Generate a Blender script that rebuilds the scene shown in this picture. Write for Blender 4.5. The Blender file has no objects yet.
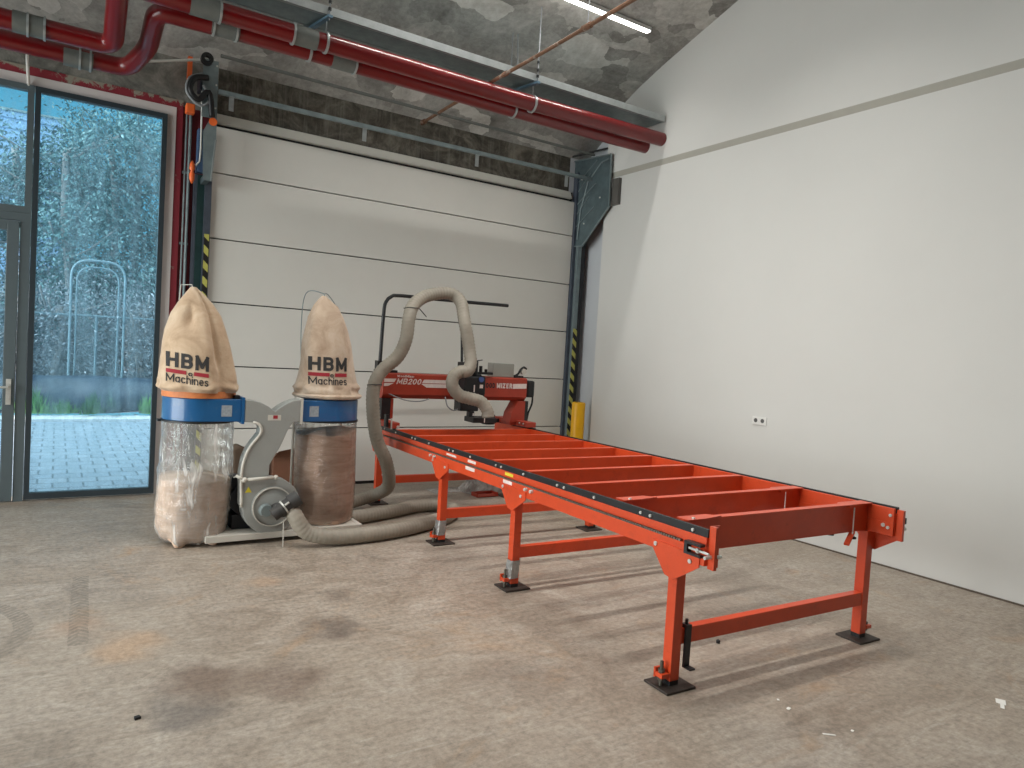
import bpy, bmesh, math, random
from mathutils import Vector, Matrix, noise

# ------------------------------------------------------------------ camera
SC = bpy.context.scene
COL = SC.collection
yaw, pitch, roll = 0.575666, -0.04186, 0.059412
fwd = Vector((math.sin(yaw)*math.cos(pitch), math.cos(yaw)*math.cos(pitch), math.sin(pitch)))
rt = Vector((math.cos(yaw), -math.sin(yaw), 0)); up = rt.cross(fwd)
cr, sr = math.cos(roll), math.sin(roll)
rt, up = cr*rt + sr*up, -sr*rt + cr*up
cam_data = bpy.data.cameras.new('camera')
cam_data.sensor_width = 36.0
cam_data.lens = 703.72/1024*36.0
cam_data.clip_start = 0.05; cam_data.clip_end = 300
cam = bpy.data.objects.new('camera', cam_data); COL.objects.link(cam)
M = Matrix((rt, up, -fwd)).transposed().to_4x4()
M.translation = Vector((0, 0, 1.6))
cam.matrix_world = M
SC.camera = cam

# ------------------------------------------------------------------ world, exposure, large lights
SC.view_settings.view_transform = 'Standard'
SC.view_settings.look = 'None'
SC.view_settings.gamma = 1.0
SC.view_settings.use_curve_mapping = False
SC.view_settings.exposure = 0.0
GLOW = 5.8
W = bpy.data.worlds.new('world'); SC.world = W; W.use_nodes = True
wn = W.node_tree.nodes; wl = W.node_tree.links
wn.clear()
wout = wn.new('ShaderNodeOutputWorld'); wbg = wn.new('ShaderNodeBackground')
wtc = wn.new('ShaderNodeTexCoord'); wsep = wn.new('ShaderNodeSeparateXYZ'); wr = wn.new('ShaderNodeValToRGB')
wl.new(wtc.outputs['Generated'], wsep.inputs[0]); wl.new(wsep.outputs['Z'], wr.inputs[0])
# cyan low sky, bright white cloud higher up, brightest on the left where the sun stands behind haze
wr.color_ramp.elements[0].position = 0.0; wr.color_ramp.elements[0].color = (0.17, 0.44, 0.54, 1)
wr.color_ramp.elements[1].position = 1.0; wr.color_ramp.elements[1].color = (0.95, 0.97, 0.95, 1)
e_ = wr.color_ramp.elements.new(0.34); e_.color = (0.11, 0.40, 0.56, 1)
e_ = wr.color_ramp.elements.new(0.55); e_.color = (0.85, 0.92, 0.92, 1)
wdot = wn.new('ShaderNodeVectorMath'); wdot.operation = 'DOT_PRODUCT'; wl.new(wtc.outputs['Generated'], wdot.inputs[0])
wdot.inputs[1].default_value = Vector((-0.90, -0.16, 0.40)).normalized()
wr2 = wn.new('ShaderNodeValToRGB'); wl.new(wdot.outputs['Value'], wr2.inputs[0])
wr2.color_ramp.elements[0].position = 0.30; wr2.color_ramp.elements[0].color = (0, 0, 0, 1)
wr2.color_ramp.elements[1].position = 0.92; wr2.color_ramp.elements[1].color = (1.0, 0.99, 0.955, 1)
wmul = wn.new('ShaderNodeVectorMath'); wmul.operation = 'SCALE'; wl.new(wr2.outputs[0], wmul.inputs[0]); wmul.inputs[3].default_value = GLOW
wadd = wn.new('ShaderNodeVectorMath'); wadd.operation = 'ADD'; wl.new(wr.outputs[0], wadd.inputs[0]); wl.new(wmul.outputs[0], wadd.inputs[1])
wl.new(wadd.outputs[0], wbg.inputs[0]); wbg.inputs[1].default_value = 1.6
wl.new(wbg.outputs[0], wout.inputs[0])

LAMP_POWER = 44.0
# daylight portals at the glazed front and at the unseen glazing on the left
def window_light(name, loc, target, sx, sy, power, color, portal=False):
    L = bpy.data.lights.new(name, 'AREA'); L.shape = 'RECTANGLE'; L.size = sx; L.size_y = sy
    L.energy = power; L.color = color
    if portal: L.cycles.is_portal = True
    o = bpy.data.objects.new(name, L); COL.objects.link(o)
    o.location = loc
    o.rotation_euler = (Vector(target) - Vector(loc)).to_track_quat('-Z', 'Y').to_euler()
    return o
window_light('front_glazing_portal', (-1.2, 8.05, 1.9), (-1.2, 0, 1.9), 4.3, 3.7, 1, (1, 1, 1), True)
window_light('left_glazing_portal', (-5.25, 4.35, 2.05), (0, 4.35, 2.05), 5.8, 3.9, 1, (1, 1, 1), True)

# ------------------------------------------------------------------ helpers
def s2l(c):
    return tuple(((x/255)/12.92 if x/255 <= 0.04045 else ((x/255+0.055)/1.055)**2.4) for x in c)

def node_mat(name):
    m = bpy.data.materials.new(name); m.use_nodes = True
    nt = m.node_tree; nt.nodes.clear()
    out = nt.nodes.new('ShaderNodeOutputMaterial')
    return m, nt, out

class NT:
    """tiny node graph helper"""
    def __init__(s, nt): s.nt = nt
    def n(s, t, **kw):
        nd = s.nt.nodes.new('ShaderNode'+t)
        for k, v in kw.items():
            if k.startswith('i_'):
                key = k[2:]
                key = int(key) if key.isdigit() else key.replace('_', ' ')
                nd.inputs[key].default_value = v
            else: setattr(nd, k, v)
        return nd
    def l(s, a, b): s.nt.links.new(a, b)
    def math(s, op, a, b=None, clamp=False):
        nd = s.nt.nodes.new('ShaderNodeMath'); nd.operation = op; nd.use_clamp = clamp
        for i, x in enumerate((a, b)):
            if x is None: continue
            if isinstance(x, (int, float)): nd.inputs[i].default_value = x
            else: s.l(x, nd.inputs[i])
        return nd.outputs[0]
    def noise(s, vec, scale, detail=4, rough=0.6, dist=0.0):
        nd = s.n('TexNoise'); nd.inputs['Scale'].default_value = scale
        nd.inputs['Detail'].default_value = detail; nd.inputs['Roughness'].default_value = rough
        nd.inputs['Distortion'].default_value = dist
        s.l(vec, nd.inputs['Vector']); return nd.outputs['Fac']
    def ramp(s, fac, stops):
        nd = s.n('ValToRGB'); cr = nd.color_ramp
        while len(cr.elements) > 1: cr.elements.remove(cr.elements[-1])
        cr.elements[0].position = stops[0][0]; cr.elements[0].color = (*stops[0][1], 1)
        for p, c in stops[1:]:
            e = cr.elements.new(p); e.color = (*c, 1)
        s.l(fac, nd.inputs[0]); return nd.outputs[0]
    def mix(s, fac, a, b, mode='MIX'):
        nd = s.n('MixRGB'); nd.blend_type = mode
        for i, x in enumerate((fac, a, b)):
            if isinstance(x, (int, float)): nd.inputs[i].default_value = x
            elif isinstance(x, tuple): nd.inputs[i].default_value = (*x, 1)
            else: s.l(x, nd.inputs[i])
        return nd.outputs[0]

def mat(name, rgb, rough=0.5, metal=0.0, var=0.10, scale=6.0, bump=0.0, bscale=60.0, spec=0.5, dirt=None, dirt_amt=0.3, coat=0.0):
    """a plain painted / plastic / metal surface with slight procedural unevenness"""
    m, nt, out = node_mat(name); g = NT(nt)
    b = g.n('BsdfPrincipled'); c = s2l(rgb)
    tc = g.n('TexCoord').outputs['Object']
    f = g.noise(tc, scale, 5, 0.65)
    dark = tuple(x*(1-var) for x in c); lite = tuple(min(1, x*(1+var)) for x in c)
    colr = g.ramp(f, [(0.3, dark), (0.7, lite)])
    if dirt:
        f2 = g.noise(tc, scale*2.3, 8, 0.75)
        colr = g.mix(g.ramp(f2, [(0.55, (0, 0, 0)), (0.75, (dirt_amt,)*3)]), colr, s2l(dirt))
    g.l(colr, b.inputs['Base Color'])
    b.inputs['Roughness'].default_value = rough; b.inputs['Metallic'].default_value = metal
    b.inputs['Specular IOR Level'].default_value = spec
    b.inputs['Coat Weight'].default_value = coat
    if bump:
        bn = g.n('Bump'); bn.inputs['Strength'].default_value = bump; bn.inputs['Distance'].default_value = 0.01
        g.l(g.noise(tc, bscale, 6, 0.7), bn.inputs['Height']); g.l(bn.outputs[0], b.inputs['Normal'])
    g.l(b.outputs[0], out.inputs[0])
    return m

def wloc(o):
    v = Vector((0, 0, 0))
    while o is not None: v += o.location; o = o.parent
    return v

def arc_(cx_, cy_, rx, ry, a0, a1, n=8):
    return [(cx_+rx*math.cos(math.radians(a0+(a1-a0)*i/n)), cy_+ry*math.sin(math.radians(a0+(a1-a0)*i/n))) for i in range(n+1)]
XH = 0.68
GLYPH = {
 'H': (0.72, [[(0,0),(0,1)], [(1,0),(1,1)], [(0,0.5),(1,0.5)]]),
 'B': (0.70, [[(0,0),(0,1)], [(0,1),(0.6,1)]+arc_(0.6,0.76,0.36,0.24,90,-90)+[(0,0.52)], [(0,0.52),(0.62,0.52)]+arc_(0.62,0.26,0.38,0.26,90,-90)+[(0,0)]]),
 'M': (0.86, [[(0,0),(0,1)], [(0,1),(0.5,0.2)], [(0.5,0.2),(1,1)], [(1,1),(1,0)]]),
 'I': (0.16, [[(0.5,0),(0.5,1)]]),
 'Z': (0.62, [[(0,1),(1,1)], [(1,1),(0,0)], [(0,0),(1,0)]]),
 'E': (0.58, [[(0,0),(0,1)], [(0,1),(1,1)], [(0,0.5),(0.9,0.5)], [(0,0),(1,0)]]),
 'R': (0.68, [[(0,0),(0,1)], [(0,1),(0.6,1)]+arc_(0.6,0.75,0.38,0.25,90,-90)+[(0,0.5)], [(0.5,0.5),(1,0)]]),
 'W': (1.0, [[(0,1),(0.25,0)], [(0.25,0),(0.5,0.9)], [(0.5,0.9),(0.75,0)], [(0.75,0),(1,1)]]),
 'O': (0.76, [arc_(0.5,0.5,0.5,0.5,0,360,16)]),
 'D': (0.70, [[(0,0),(0,1)], [(0,1),(0.45,1)]+arc_(0.45,0.5,0.55,0.5,90,-90)+[(0,0)]]),
 '2': (0.62, [arc_(0.5,0.72,0.48,0.28,170,-30)+[(0,0)], [(0,0),(1,0)]]),
 '0': (0.64, [arc_(0.5,0.5,0.5,0.5,0,360,16)]),
 'a': (0.50, [arc_(0.5,XH*0.5,0.5,XH*0.5,0,360,14), [(1,0),(1,XH)]]),
 'c': (0.48, [arc_(0.55,XH*0.5,0.55,XH*0.5,45,315,12)]),
 'h': (0.48, [[(0,0),(0,1)], arc_(0.5,XH-0.28,0.5,0.28,180,0)+[(1,0)]]),
 'i': (0.10, [[(0.5,0),(0.5,XH)], [(0.5,0.92),(0.5,0.98)]]),
 'n': (0.48, [[(0,0),(0,XH)], arc_(0.5,XH-0.28,0.5,0.28,180,0)+[(1,0)]]),
 'e': (0.52, [[(0,XH*0.5),(1,XH*0.5)], arc_(0.5,XH*0.5,0.5,XH*0.5,0,310,14)]),
 's': (0.46, [arc_(0.5,XH*0.75,0.48,XH*0.25,30,270,8)+arc_(0.5,XH*0.25,0.48,XH*0.25,90,-150,8)]),
 'o': (0.52, [arc_(0.5,XH*0.5,0.5,XH*0.5,0,360,14)]),
 'd': (0.50, [arc_(0.5,XH*0.5,0.5,XH*0.5,0,360,14), [(1,0),(1,1)]]),
 'z': (0.46, [[(0,XH),(1,XH)], [(1,XH),(0,0)], [(0,0),(1,0)]]),
 'r': (0.32, [[(0,0),(0,XH)], arc_(0.6,XH-0.3,0.6,0.3,180,80,5)]),
}
def text_width(txt, weight): return sum(GLYPH[c][0] for c in txt)+weight*0.75*(len(txt)-1)

class MB:
    """collects shapes; build() links them as ONE mesh object"""
    def __init__(s, fn=None): s.v = []; s.f = []; s.m = []; s.fn = fn; s.cur = 0
    def add(s, vs, fs):
        b = len(s.v)
        for p in vs:
            p = Vector(p)
            if s.fn: p = Vector(s.fn(*p))
            s.v.append(p)
        for q in fs: s.f.append(tuple(b+i for i in q)); s.m.append(s.cur)
        return s
    def box(s, a, b):
        x0, y0, z0 = (min(a[i], b[i]) for i in range(3)); x1, y1, z1 = (max(a[i], b[i]) for i in range(3))
        return s.add([(x0,y0,z0),(x1,y0,z0),(x1,y1,z0),(x0,y1,z0),(x0,y0,z1),(x1,y0,z1),(x1,y1,z1),(x0,y1,z1)],
              [(0,3,2,1),(4,5,6,7),(0,1,5,4),(1,2,6,5),(2,3,7,6),(3,0,4,7)])
    def prism(s, poly, ext):
        n = len(poly); e = Vector(ext); P = [Vector(p) for p in poly]
        return s.add(P+[p+e for p in P], [tuple(range(n))[::-1], tuple(range(n, 2*n))]+[(i,(i+1)%n,n+(i+1)%n,n+i) for i in range(n)])
    def beam(s, p0, p1, w, h, upv=(0, 0, 1)):
        p0 = Vector(p0); p1 = Vector(p1); d = (p1-p0).normalized(); u = Vector(upv)
        sd = d.cross(u).normalized()*w/2; u2 = sd.cross(d).normalized()*h/2
        vs = [p+a*sd+b*u2 for p in (p0, p1) for a, b in ((-1,-1),(1,-1),(1,1),(-1,1))]
        return s.add(vs, [(0,3,2,1),(4,5,6,7),(0,1,5,4),(1,2,6,5),(2,3,7,6),(3,0,4,7)])
    def tube(s, pts, r, n=12, caps=True):
        P = [Vector(p) for p in pts]; rs = r if isinstance(r, (list, tuple)) else [r]*len(P)
        T = []
        for i in range(len(P)):
            a = P[max(0, i-1)]; b = P[min(len(P)-1, i+1)]; T.append((b-a).normalized())
        ref = Vector((0,0,1)) if abs(T[0].z) < 0.9 else Vector((1,0,0))
        u = T[0].cross(ref).normalized(); vs = []
        for i, p in enumerate(P):
            u = (u - T[i]*u.dot(T[i])).normalized(); w = T[i].cross(u)
            for k in range(n):
                a = 2*math.pi*k/n; vs.append(p + rs[i]*(math.cos(a)*u + math.sin(a)*w))
        fs = [(i*n+k, i*n+(k+1)%n, (i+1)*n+(k+1)%n, (i+1)*n+k) for i in range(len(P)-1) for k in range(n)]
        if caps: fs += [tuple(range(n))[::-1], tuple((len(P)-1)*n+k for k in range(n))]
        return s.add(vs, fs)
    def cyl(s, p0, p1, r, n=16, r2=None): return s.tube([p0, p1], [r, r if r2 is None else r2], n)
    def ring(s, p0, p1, ro, ri, n=20):
        """short hollow sleeve"""
        p0 = Vector(p0); p1 = Vector(p1); T = (p1-p0).normalized()
        ref = Vector((0,0,1)) if abs(T.z) < 0.9 else Vector((1,0,0))
        u = T.cross(ref).normalized(); w = T.cross(u); vs = []
        for p, r in ((p0,ro),(p1,ro),(p1,ri),(p0,ri)):
            for k in range(n):
                a = 2*math.pi*k/n; vs.append(p + r*(math.cos(a)*u+math.sin(a)*w))
        return s.add(vs, [(j*n+k, j*n+(k+1)%n, ((j+1)%4)*n+(k+1)%n, ((j+1)%4)*n+k) for j in range(4) for k in range(n)])
    def lathe(s, prof, c, n=24, cap=True):
        vs = [(c[0]+r*math.cos(2*math.pi*k/n), c[1]+r*math.sin(2*math.pi*k/n), z) for r, z in prof for k in range(n)]
        fs = [(i*n+k, i*n+(k+1)%n, (i+1)*n+(k+1)%n, (i+1)*n+k) for i in range(len(prof)-1) for k in range(n)]
        if cap: fs += [tuple(range(n))[::-1], tuple((len(prof)-1)*n+k for k in range(n))]
        return s.add(vs, fs)
    def ball(s, c, r, n=10, sq=(1,1,1)):
        vs = []; m = n//2
        for i in range(m+1):
            t = math.pi*i/m
            for k in range(n):
                a = 2*math.pi*k/n
                vs.append((c[0]+sq[0]*r*math.sin(t)*math.cos(a), c[1]+sq[1]*r*math.sin(t)*math.sin(a), c[2]-sq[2]*r*math.cos(t)))
        return s.add(vs, [(i*n+k, i*n+(k+1)%n, (i+1)*n+(k+1)%n, (i+1)*n+k) for i in range(m) for k in range(n)])
    def text(s, txt, size, fn, weight=0.16, sx=1.0, shear=0.0):
        """letters drawn as broad strokes; fn maps (x, y) in the lettering plane to a point in the place"""
        x0 = 0.0
        for ch in txt:
            w, strokes = GLYPH[ch]; h = weight/2
            for st in strokes:
                P = []
                for (ax, ay), (bx_, by_) in zip(st, st[1:]):
                    L = math.hypot(bx_-ax, by_-ay); k = max(1, int(L/0.12))
                    for i in range(k):
                        P.append(((ax+(bx_-ax)*i/k), (ay+(by_-ay)*i/k)))
                P.append(st[-1])
                P = [(h+x*(w-2*h), h+y*(1-2*h)) for x, y in P]
                n = len(P); vs = []
                for i, (x, y) in enumerate(P):
                    xa, ya = P[max(0, i-1)]; xb, yb = P[min(n-1, i+1)]
                    dx, dy = xb-xa, yb-ya; l = math.hypot(dx, dy) or 1; nx_, ny_ = -dy/l*h, dx/l*h
                    ex = (-dx/l*h, -dy/l*h) if i == 0 else ((dx/l*h, dy/l*h) if i == n-1 else (0, 0))
                    for sg in (1, -1):
                        X = x+sg*nx_+ex[0]; Y = y+sg*ny_+ex[1]
                        vs.append(fn((x0+X+shear*Y)*size*sx, Y*size))
                s.add(vs, [(2*i, 2*i+1, 2*i+3, 2*i+2) for i in range(n-1)])
            x0 += w+weight*0.75
        return s
    def each(s, name, mats, parent, **kw):
        """every separate piece becomes a part of its own"""
        par = list(range(len(s.v)))
        def find(i):
            while par[i] != i: par[i] = par[par[i]]; i = par[i]
            return i
        for f in s.f:
            for j in f[1:]: par[find(j)] = find(f[0])
        groups = {}
        for f in s.f: groups.setdefault(find(f[0]), []).append(f)
        out = []
        for fs in groups.values():
            idx = sorted({i for f in fs for i in f}); mp = {i: k for k, i in enumerate(idx)}
            m = MB(); m.v = [s.v[i] for i in idx]; m.f = [tuple(mp[i] for i in f) for f in fs]; m.m = [0]*len(fs)
            out.append(m.build(name, mats, parent, **kw))
        return out
    def build(s, name, mats, parent=None, smooth=False, bevel=0.0, label=None, origin=None):
        me = bpy.data.meshes.new(name)
        if parent is None:
            if origin is None:
                xs = [v.x for v in s.v]; ys = [v.y for v in s.v]
                origin = Vector(((min(xs)+max(xs))/2, (min(ys)+max(ys))/2, min(v.z for v in s.v)))
        else: origin = wloc(parent)
        origin = Vector(origin)
        me.from_pydata([v-origin for v in s.v], [], s.f)
        if not isinstance(mats, (list, tuple)): mats = [mats]
        for m in mats: me.materials.append(m)
        me.polygons.foreach_set('material_index', s.m)
        bm = bmesh.new(); bm.from_mesh(me); bmesh.ops.recalc_face_normals(bm, faces=bm.faces); bm.to_mesh(me); bm.free()
        if smooth:
            me.polygons.foreach_set('use_smooth', [True]*len(me.polygons))
        o = bpy.data.objects.new(name, me); COL.objects.link(o)
        if parent is not None: o.parent = parent
        else: o.location = origin
        if bevel:
            bv = o.modifiers.new('bevel', 'BEVEL'); bv.width = bevel; bv.segments = 2; bv.limit_method = 'ANGLE'; bv.angle_limit = 0.6
        if smooth == 'auto':
            try: me.set_sharp_from_angle(angle=0.6)
            except Exception: pass
        if label: o['label'] = label
        return o

def tag(o, label, cat, group=None, kind=None):
    o['label'] = label; o['category'] = cat
    if group: o['group'] = group
    if kind: o['kind'] = kind
    return o
def thing(name, loc, label, cat, group=None):
    o = bpy.data.objects.new(name, None); o.empty_display_size = 0.1; COL.objects.link(o); o.location = loc
    return tag(o, label, cat, group)
def struct(name, mb, m, label=None, **kw):
    o = mb.build(name, m, **kw); o['kind'] = 'structure'
    if label: o['label'] = label
    return o
def copy_tree(o, parent=None):
    c = o.copy(); COL.objects.link(c); c.parent = parent
    for ch in list(o.children): copy_tree(ch, c)
    return c
def smoothpath(pts, step=0.03):
    P = [Vector(p) for p in pts]; P = [2*P[0]-P[1]]+P+[2*P[-1]-P[-2]]; out = []
    for i in range(1, len(P)-2):
        a, b, c, d = P[i-1:i+3]; k = max(2, int((c-b).length/step))
        for j in range(k):
            t = j/k
            out.append(0.5*((2*b)+(-a+c)*t+(2*a-5*b+4*c-d)*t*t+(-a+3*b-3*c+d)*t*t*t))
    out.append(P[-2]); return out
def interp(tab, z):
    """tab sorted by first column"""
    if z <= tab[0][0]: return tab[0][1:]
    for a, b in zip(tab, tab[1:]):
        if z <= b[0]:
            t = (z-a[0])/(b[0]-a[0]); return tuple(a[i]+(b[i]-a[i])*t for i in range(1, len(a)))
    return tab[-1][1:]

# ------------------------------------------------------------------ materials
def wa_t(g, geo):
    nz = g.n('TexNoise'); nz.inputs['Scale'].default_value = 14; nz.inputs['Detail'].default_value = 4; g.l(geo, nz.inputs['Vector'])
    v = g.n('VectorMath'); v.operation = 'MULTIPLY_ADD'; g.l(nz.outputs['Color'], v.inputs[0]); v.inputs[1].default_value = (0.02, 0.02, 0); g.l(geo, v.inputs[2])
    return v.outputs[0]
def floor_material():
    m, nt, out = node_mat('worn_concrete_floor'); g = NT(nt)
    b = g.n('BsdfPrincipled'); geo = g.n('NewGeometry').outputs['Position']
    big = g.noise(geo, 0.45, 6, 0.62, 0.8); mid = g.noise(geo, 1.9, 9, 0.72, 1.6); fine = g.noise(geo, 30, 10, 0.8)
    c = g.ramp(big, [(0.30, s2l((158,144,128))), (0.48, s2l((166,156,144))), (0.66, s2l((184,179,172)))])
    c2 = g.ramp(mid, [(0.34, s2l((128,115,101))), (0.47, s2l((162,151,138))), (0.56, s2l((174,165,153))), (0.68, s2l((192,186,176)))])
    c = g.mix(0.55, c, c2)
    for rot, sc_, lo, hi, k_, col_ in ((0.5, (1.2, 6.5, 1), 0.50, 0.64, 0.55, (140,129,116)), (-0.75, (1.0, 7.0, 1), 0.54, 0.66, 0.5, (190,185,176)), (1.4, (0.9, 8.0, 1), 0.56, 0.68, 0.45, (128,118,107))):
        mp = g.n('Mapping'); mp.inputs['Scale'].default_value = sc_; mp.inputs['Rotation'].default_value = (0, 0, rot); g.l(geo, mp.inputs[0])
        sm = g.noise(mp.outputs[0], 1.5, 10, 0.76, 2.2)
        c = g.mix(g.ramp(sm, [(lo, (0,0,0)), (hi, (k_,)*3)]), c, s2l(col_))
    ru = g.noise(geo, 0.9, 8, 0.70, 2.0)
    c = g.mix(g.ramp(ru, [(0.56, (0,0,0)), (0.70, (0.55,)*3)]), c, s2l((176,146,114)))
    bl = g.noise(geo, 1.6, 11, 0.78, 0.6)
    c = g.mix(g.ramp(bl, [(0.56, (0,0,0)), (0.68, (0.55,)*3)]), c, s2l((104,94,86)))
    # oil and dirt stains with their own outlines
    wn_ = g.n('TexNoise'); wn_.inputs['Scale'].default_value = 3.0; wn_.inputs['Detail'].default_value = 8; g.l(geo, wn_.inputs['Vector'])
    wa = g.n('VectorMath'); wa.operation = 'MULTIPLY_ADD'; g.l(wn_.outputs['Color'], wa.inputs[0]); wa.inputs[1].default_value = (0.55, 0.55, 0); g.l(geo, wa.inputs[2])
    for x, y, r, k_, col_ in ((1.32, 3.78, 0.20, 0.6, (96,86,80)), (0.62, 3.42, 0.26, 0.65, (108,88,76)), (0.95, 3.28, 0.24, 0.55, (112,92,80)), (0.50, 3.15, 0.20, 0.6, (104,100,98)), (1.55, 4.30, 0.16, 0.5, (110,100,92)), (0.35, 4.0, 0.25, 0.45, (196,160,124)), (1.15, 4.75, 0.18, 0.4, (190,158,128)), (2.0, 2.75, 0.30, 0.4, (116,102,90)), (0.15, 4.35, 0.18, 0.4, (186,150,122)), (3.9, 3.1, 0.35, 0.3, (120,110,98))):
        d = g.n('VectorMath'); d.operation = 'DISTANCE'; g.l(wa.outputs[0], d.inputs[0]); d.inputs[1].default_value = (x+0.27, y+0.27, 0)
        c = g.mix(g.ramp(d.outputs['Value'], [(r*0.35, (k_,)*3), (r, (0,0,0))]), c, s2l(col_))
    # dusty tyre prints: one straight, one curved, with a tread of slanting blocks
    sp = g.n('SeparateXYZ'); g.l(wa_t(g, geo), sp.inputs[0]); X, Y = sp.outputs['X'], sp.outputs['Y']
    def band(v, c0, h): return g.math('LESS_THAN', g.math('ABSOLUTE', g.math('SUBTRACT', v, c0)), h)
    cx1 = g.math('ADD', 0.140, g.math('MULTIPLY', g.math('SUBTRACT', Y, 4.1), 0.034))
    m1 = g.math('MULTIPLY', g.math('LESS_THAN', g.math('ABSOLUTE', g.math('SUBTRACT', X, cx1)), 0.045), band(Y, 4.68, 0.58))
    dx = g.math('SUBTRACT', X, -0.75); dy = g.math('SUBTRACT', Y, 4.45)
    rad = g.math('SQRT', g.math('ADD', g.math('MULTIPLY', dx, dx), g.math('MULTIPLY', dy, dy)))
    m2 = g.math('MULTIPLY', band(rad, 0.65, 0.045), band(Y, 4.50, 0.55)); m2 = g.math('MULTIPLY', m2, g.math('GREATER_THAN', X, -0.6))
    tread = g.math('GREATER_THAN', g.math('SINE', g.math('ADD', g.math('MULTIPLY', Y, 130.0), g.math('MULTIPLY', g.math('ABSOLUTE', g.math('SUBTRACT', X, cx1)), 150.0))), -0.1)
    mm = g.math('MULTIPLY', g.math('MAXIMUM', m1, m2), g.math('ADD', 0.22, g.math('MULTIPLY', tread, 0.40)))
    c = g.mix(g.math('MULTIPLY', mm, g.ramp(mid, [(0.35, (0.4,)*3), (0.55, (1,1,1))])), c, s2l((118,110,100)))
    c = g.mix(0.6, c, g.ramp(fine, [(0.30, (0.12,0.11,0.10)), (0.52, (0.5,0.49,0.48)), (0.78, (0.86,0.85,0.83))]), 'OVERLAY')
    c = g.mix(1.0, c, (0.90, 0.885, 0.865), 'MULTIPLY')
    g.l(c, b.inputs['Base Color'])
    g.l(g.ramp(mid, [(0.3, (0.42,)*3), (0.7, (0.62,)*3)]), b.inputs['Roughness'])
    b.inputs['Specular IOR Level'].default_value = 0.45
    bn = g.n('Bump'); bn.inputs['Strength'].default_value = 0.3; bn.inputs['Distance'].default_value = 0.01
    g.l(g.noise(geo, 22, 9, 0.75), bn.inputs['Height']); g.l(bn.outputs[0], b.inputs['Normal'])
    g.l(b.outputs[0], out.inputs[0]); return m

def concrete(name, cols, scale=1.4, patch=True, rough=0.85, streak=0.0):
    m, nt, out = node_mat(name); g = NT(nt); b = g.n('BsdfPrincipled'); geo = g.n('NewGeometry').outputs['Position']
    a = g.noise(geo, scale, 9, 0.68, 1.8)
    c = g.ramp(a, [(0.30, s2l(cols[0])), (0.48, s2l(cols[1])), (0.68, s2l(cols[2]))])
    if patch:
        nv = g.n('TexNoise'); nv.inputs['Scale'].default_value = 1.3; nv.inputs['Detail'].default_value = 5; g.l(geo, nv.inputs['Vector'])
        mx = g.n('VectorMath'); mx.operation = 'MULTIPLY_ADD'; g.l(nv.outputs['Color'], mx.inputs[0]); mx.inputs[1].default_value = (0.9, 0.9, 0.9); g.l(geo, mx.inputs[2])
        mp = g.n('Mapping'); mp.inputs['Scale'].default_value = (1.0, 1.9, 1.5); mp.inputs['Rotation'].default_value = (0, 0, 0.4); g.l(mx.outputs[0], mp.inputs[0])
        vo = g.n('TexVoronoi'); vo.inputs['Scale'].default_value = 2.0; g.l(mp.outputs[0], vo.inputs['Vector'])
        bw = g.n('RGBToBW'); g.l(vo.outputs['Color'], bw.inputs[0])
        c = g.mix(0.55, c, g.ramp(bw.outputs[0], [(0.2, s2l(cols[0])), (0.5, s2l(cols[1])), (0.85, s2l(cols[2]))]))
    fn = g.noise(geo, 16, 9, 0.75)
    c = g.mix(0.5, c, g.ramp(fn, [(0.3, (0.2,)*3), (0.55, (0.5,)*3), (0.8, (0.8,)*3)]), 'OVERLAY')
    if streak:
        mp = g.n('Mapping'); mp.inputs['Scale'].default_value = (14, 14, 1.0); g.l(geo, mp.inputs[0])
        st = g.noise(mp.outputs[0], 1.3, 7, 0.7)
        c = g.mix(g.ramp(st, [(0.5, (0,0,0)), (0.72, (streak,)*3)]), c, s2l((150,148,138)))
    g.l(c, b.inputs['Base Color']); b.inputs['Roughness'].default_value = rough; b.inputs['Specular IOR Level'].default_value = 0.25
    bn = g.n('Bump'); bn.inputs['Strength'].default_value = 0.4; bn.inputs['Distance'].default_value = 0.02
    g.l(a, bn.inputs['Height']); g.l(bn.outputs[0], b.inputs['Normal']); g.l(b.outputs[0], out.inputs[0]); return m

def peeling(name):
    m, nt, out = node_mat(name); g = NT(nt); b = g.n('BsdfPrincipled'); geo = g.n('NewGeometry').outputs['Position']
    f = g.noise(geo, 9, 9, 0.72, 0.8)
    sp = g.n('SeparateXYZ'); g.l(geo, sp.inputs[0])
    zz = g.math('MULTIPLY', g.math('SUBTRACT', sp.outputs['Z'], 3.80), 1.6, True)
    k = g.ramp(g.math('ADD', f, zz), [(0.60, (0,0,0)), (0.66, (1,1,1))])
    c = g.mix(k, s2l((138,42,54)), s2l((150,146,132)))
    g.l(c, b.inputs['Base Color']); b.inputs['Roughness'].default_value = 0.6; g.l(b.outputs[0], out.inputs[0]); return m

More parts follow.
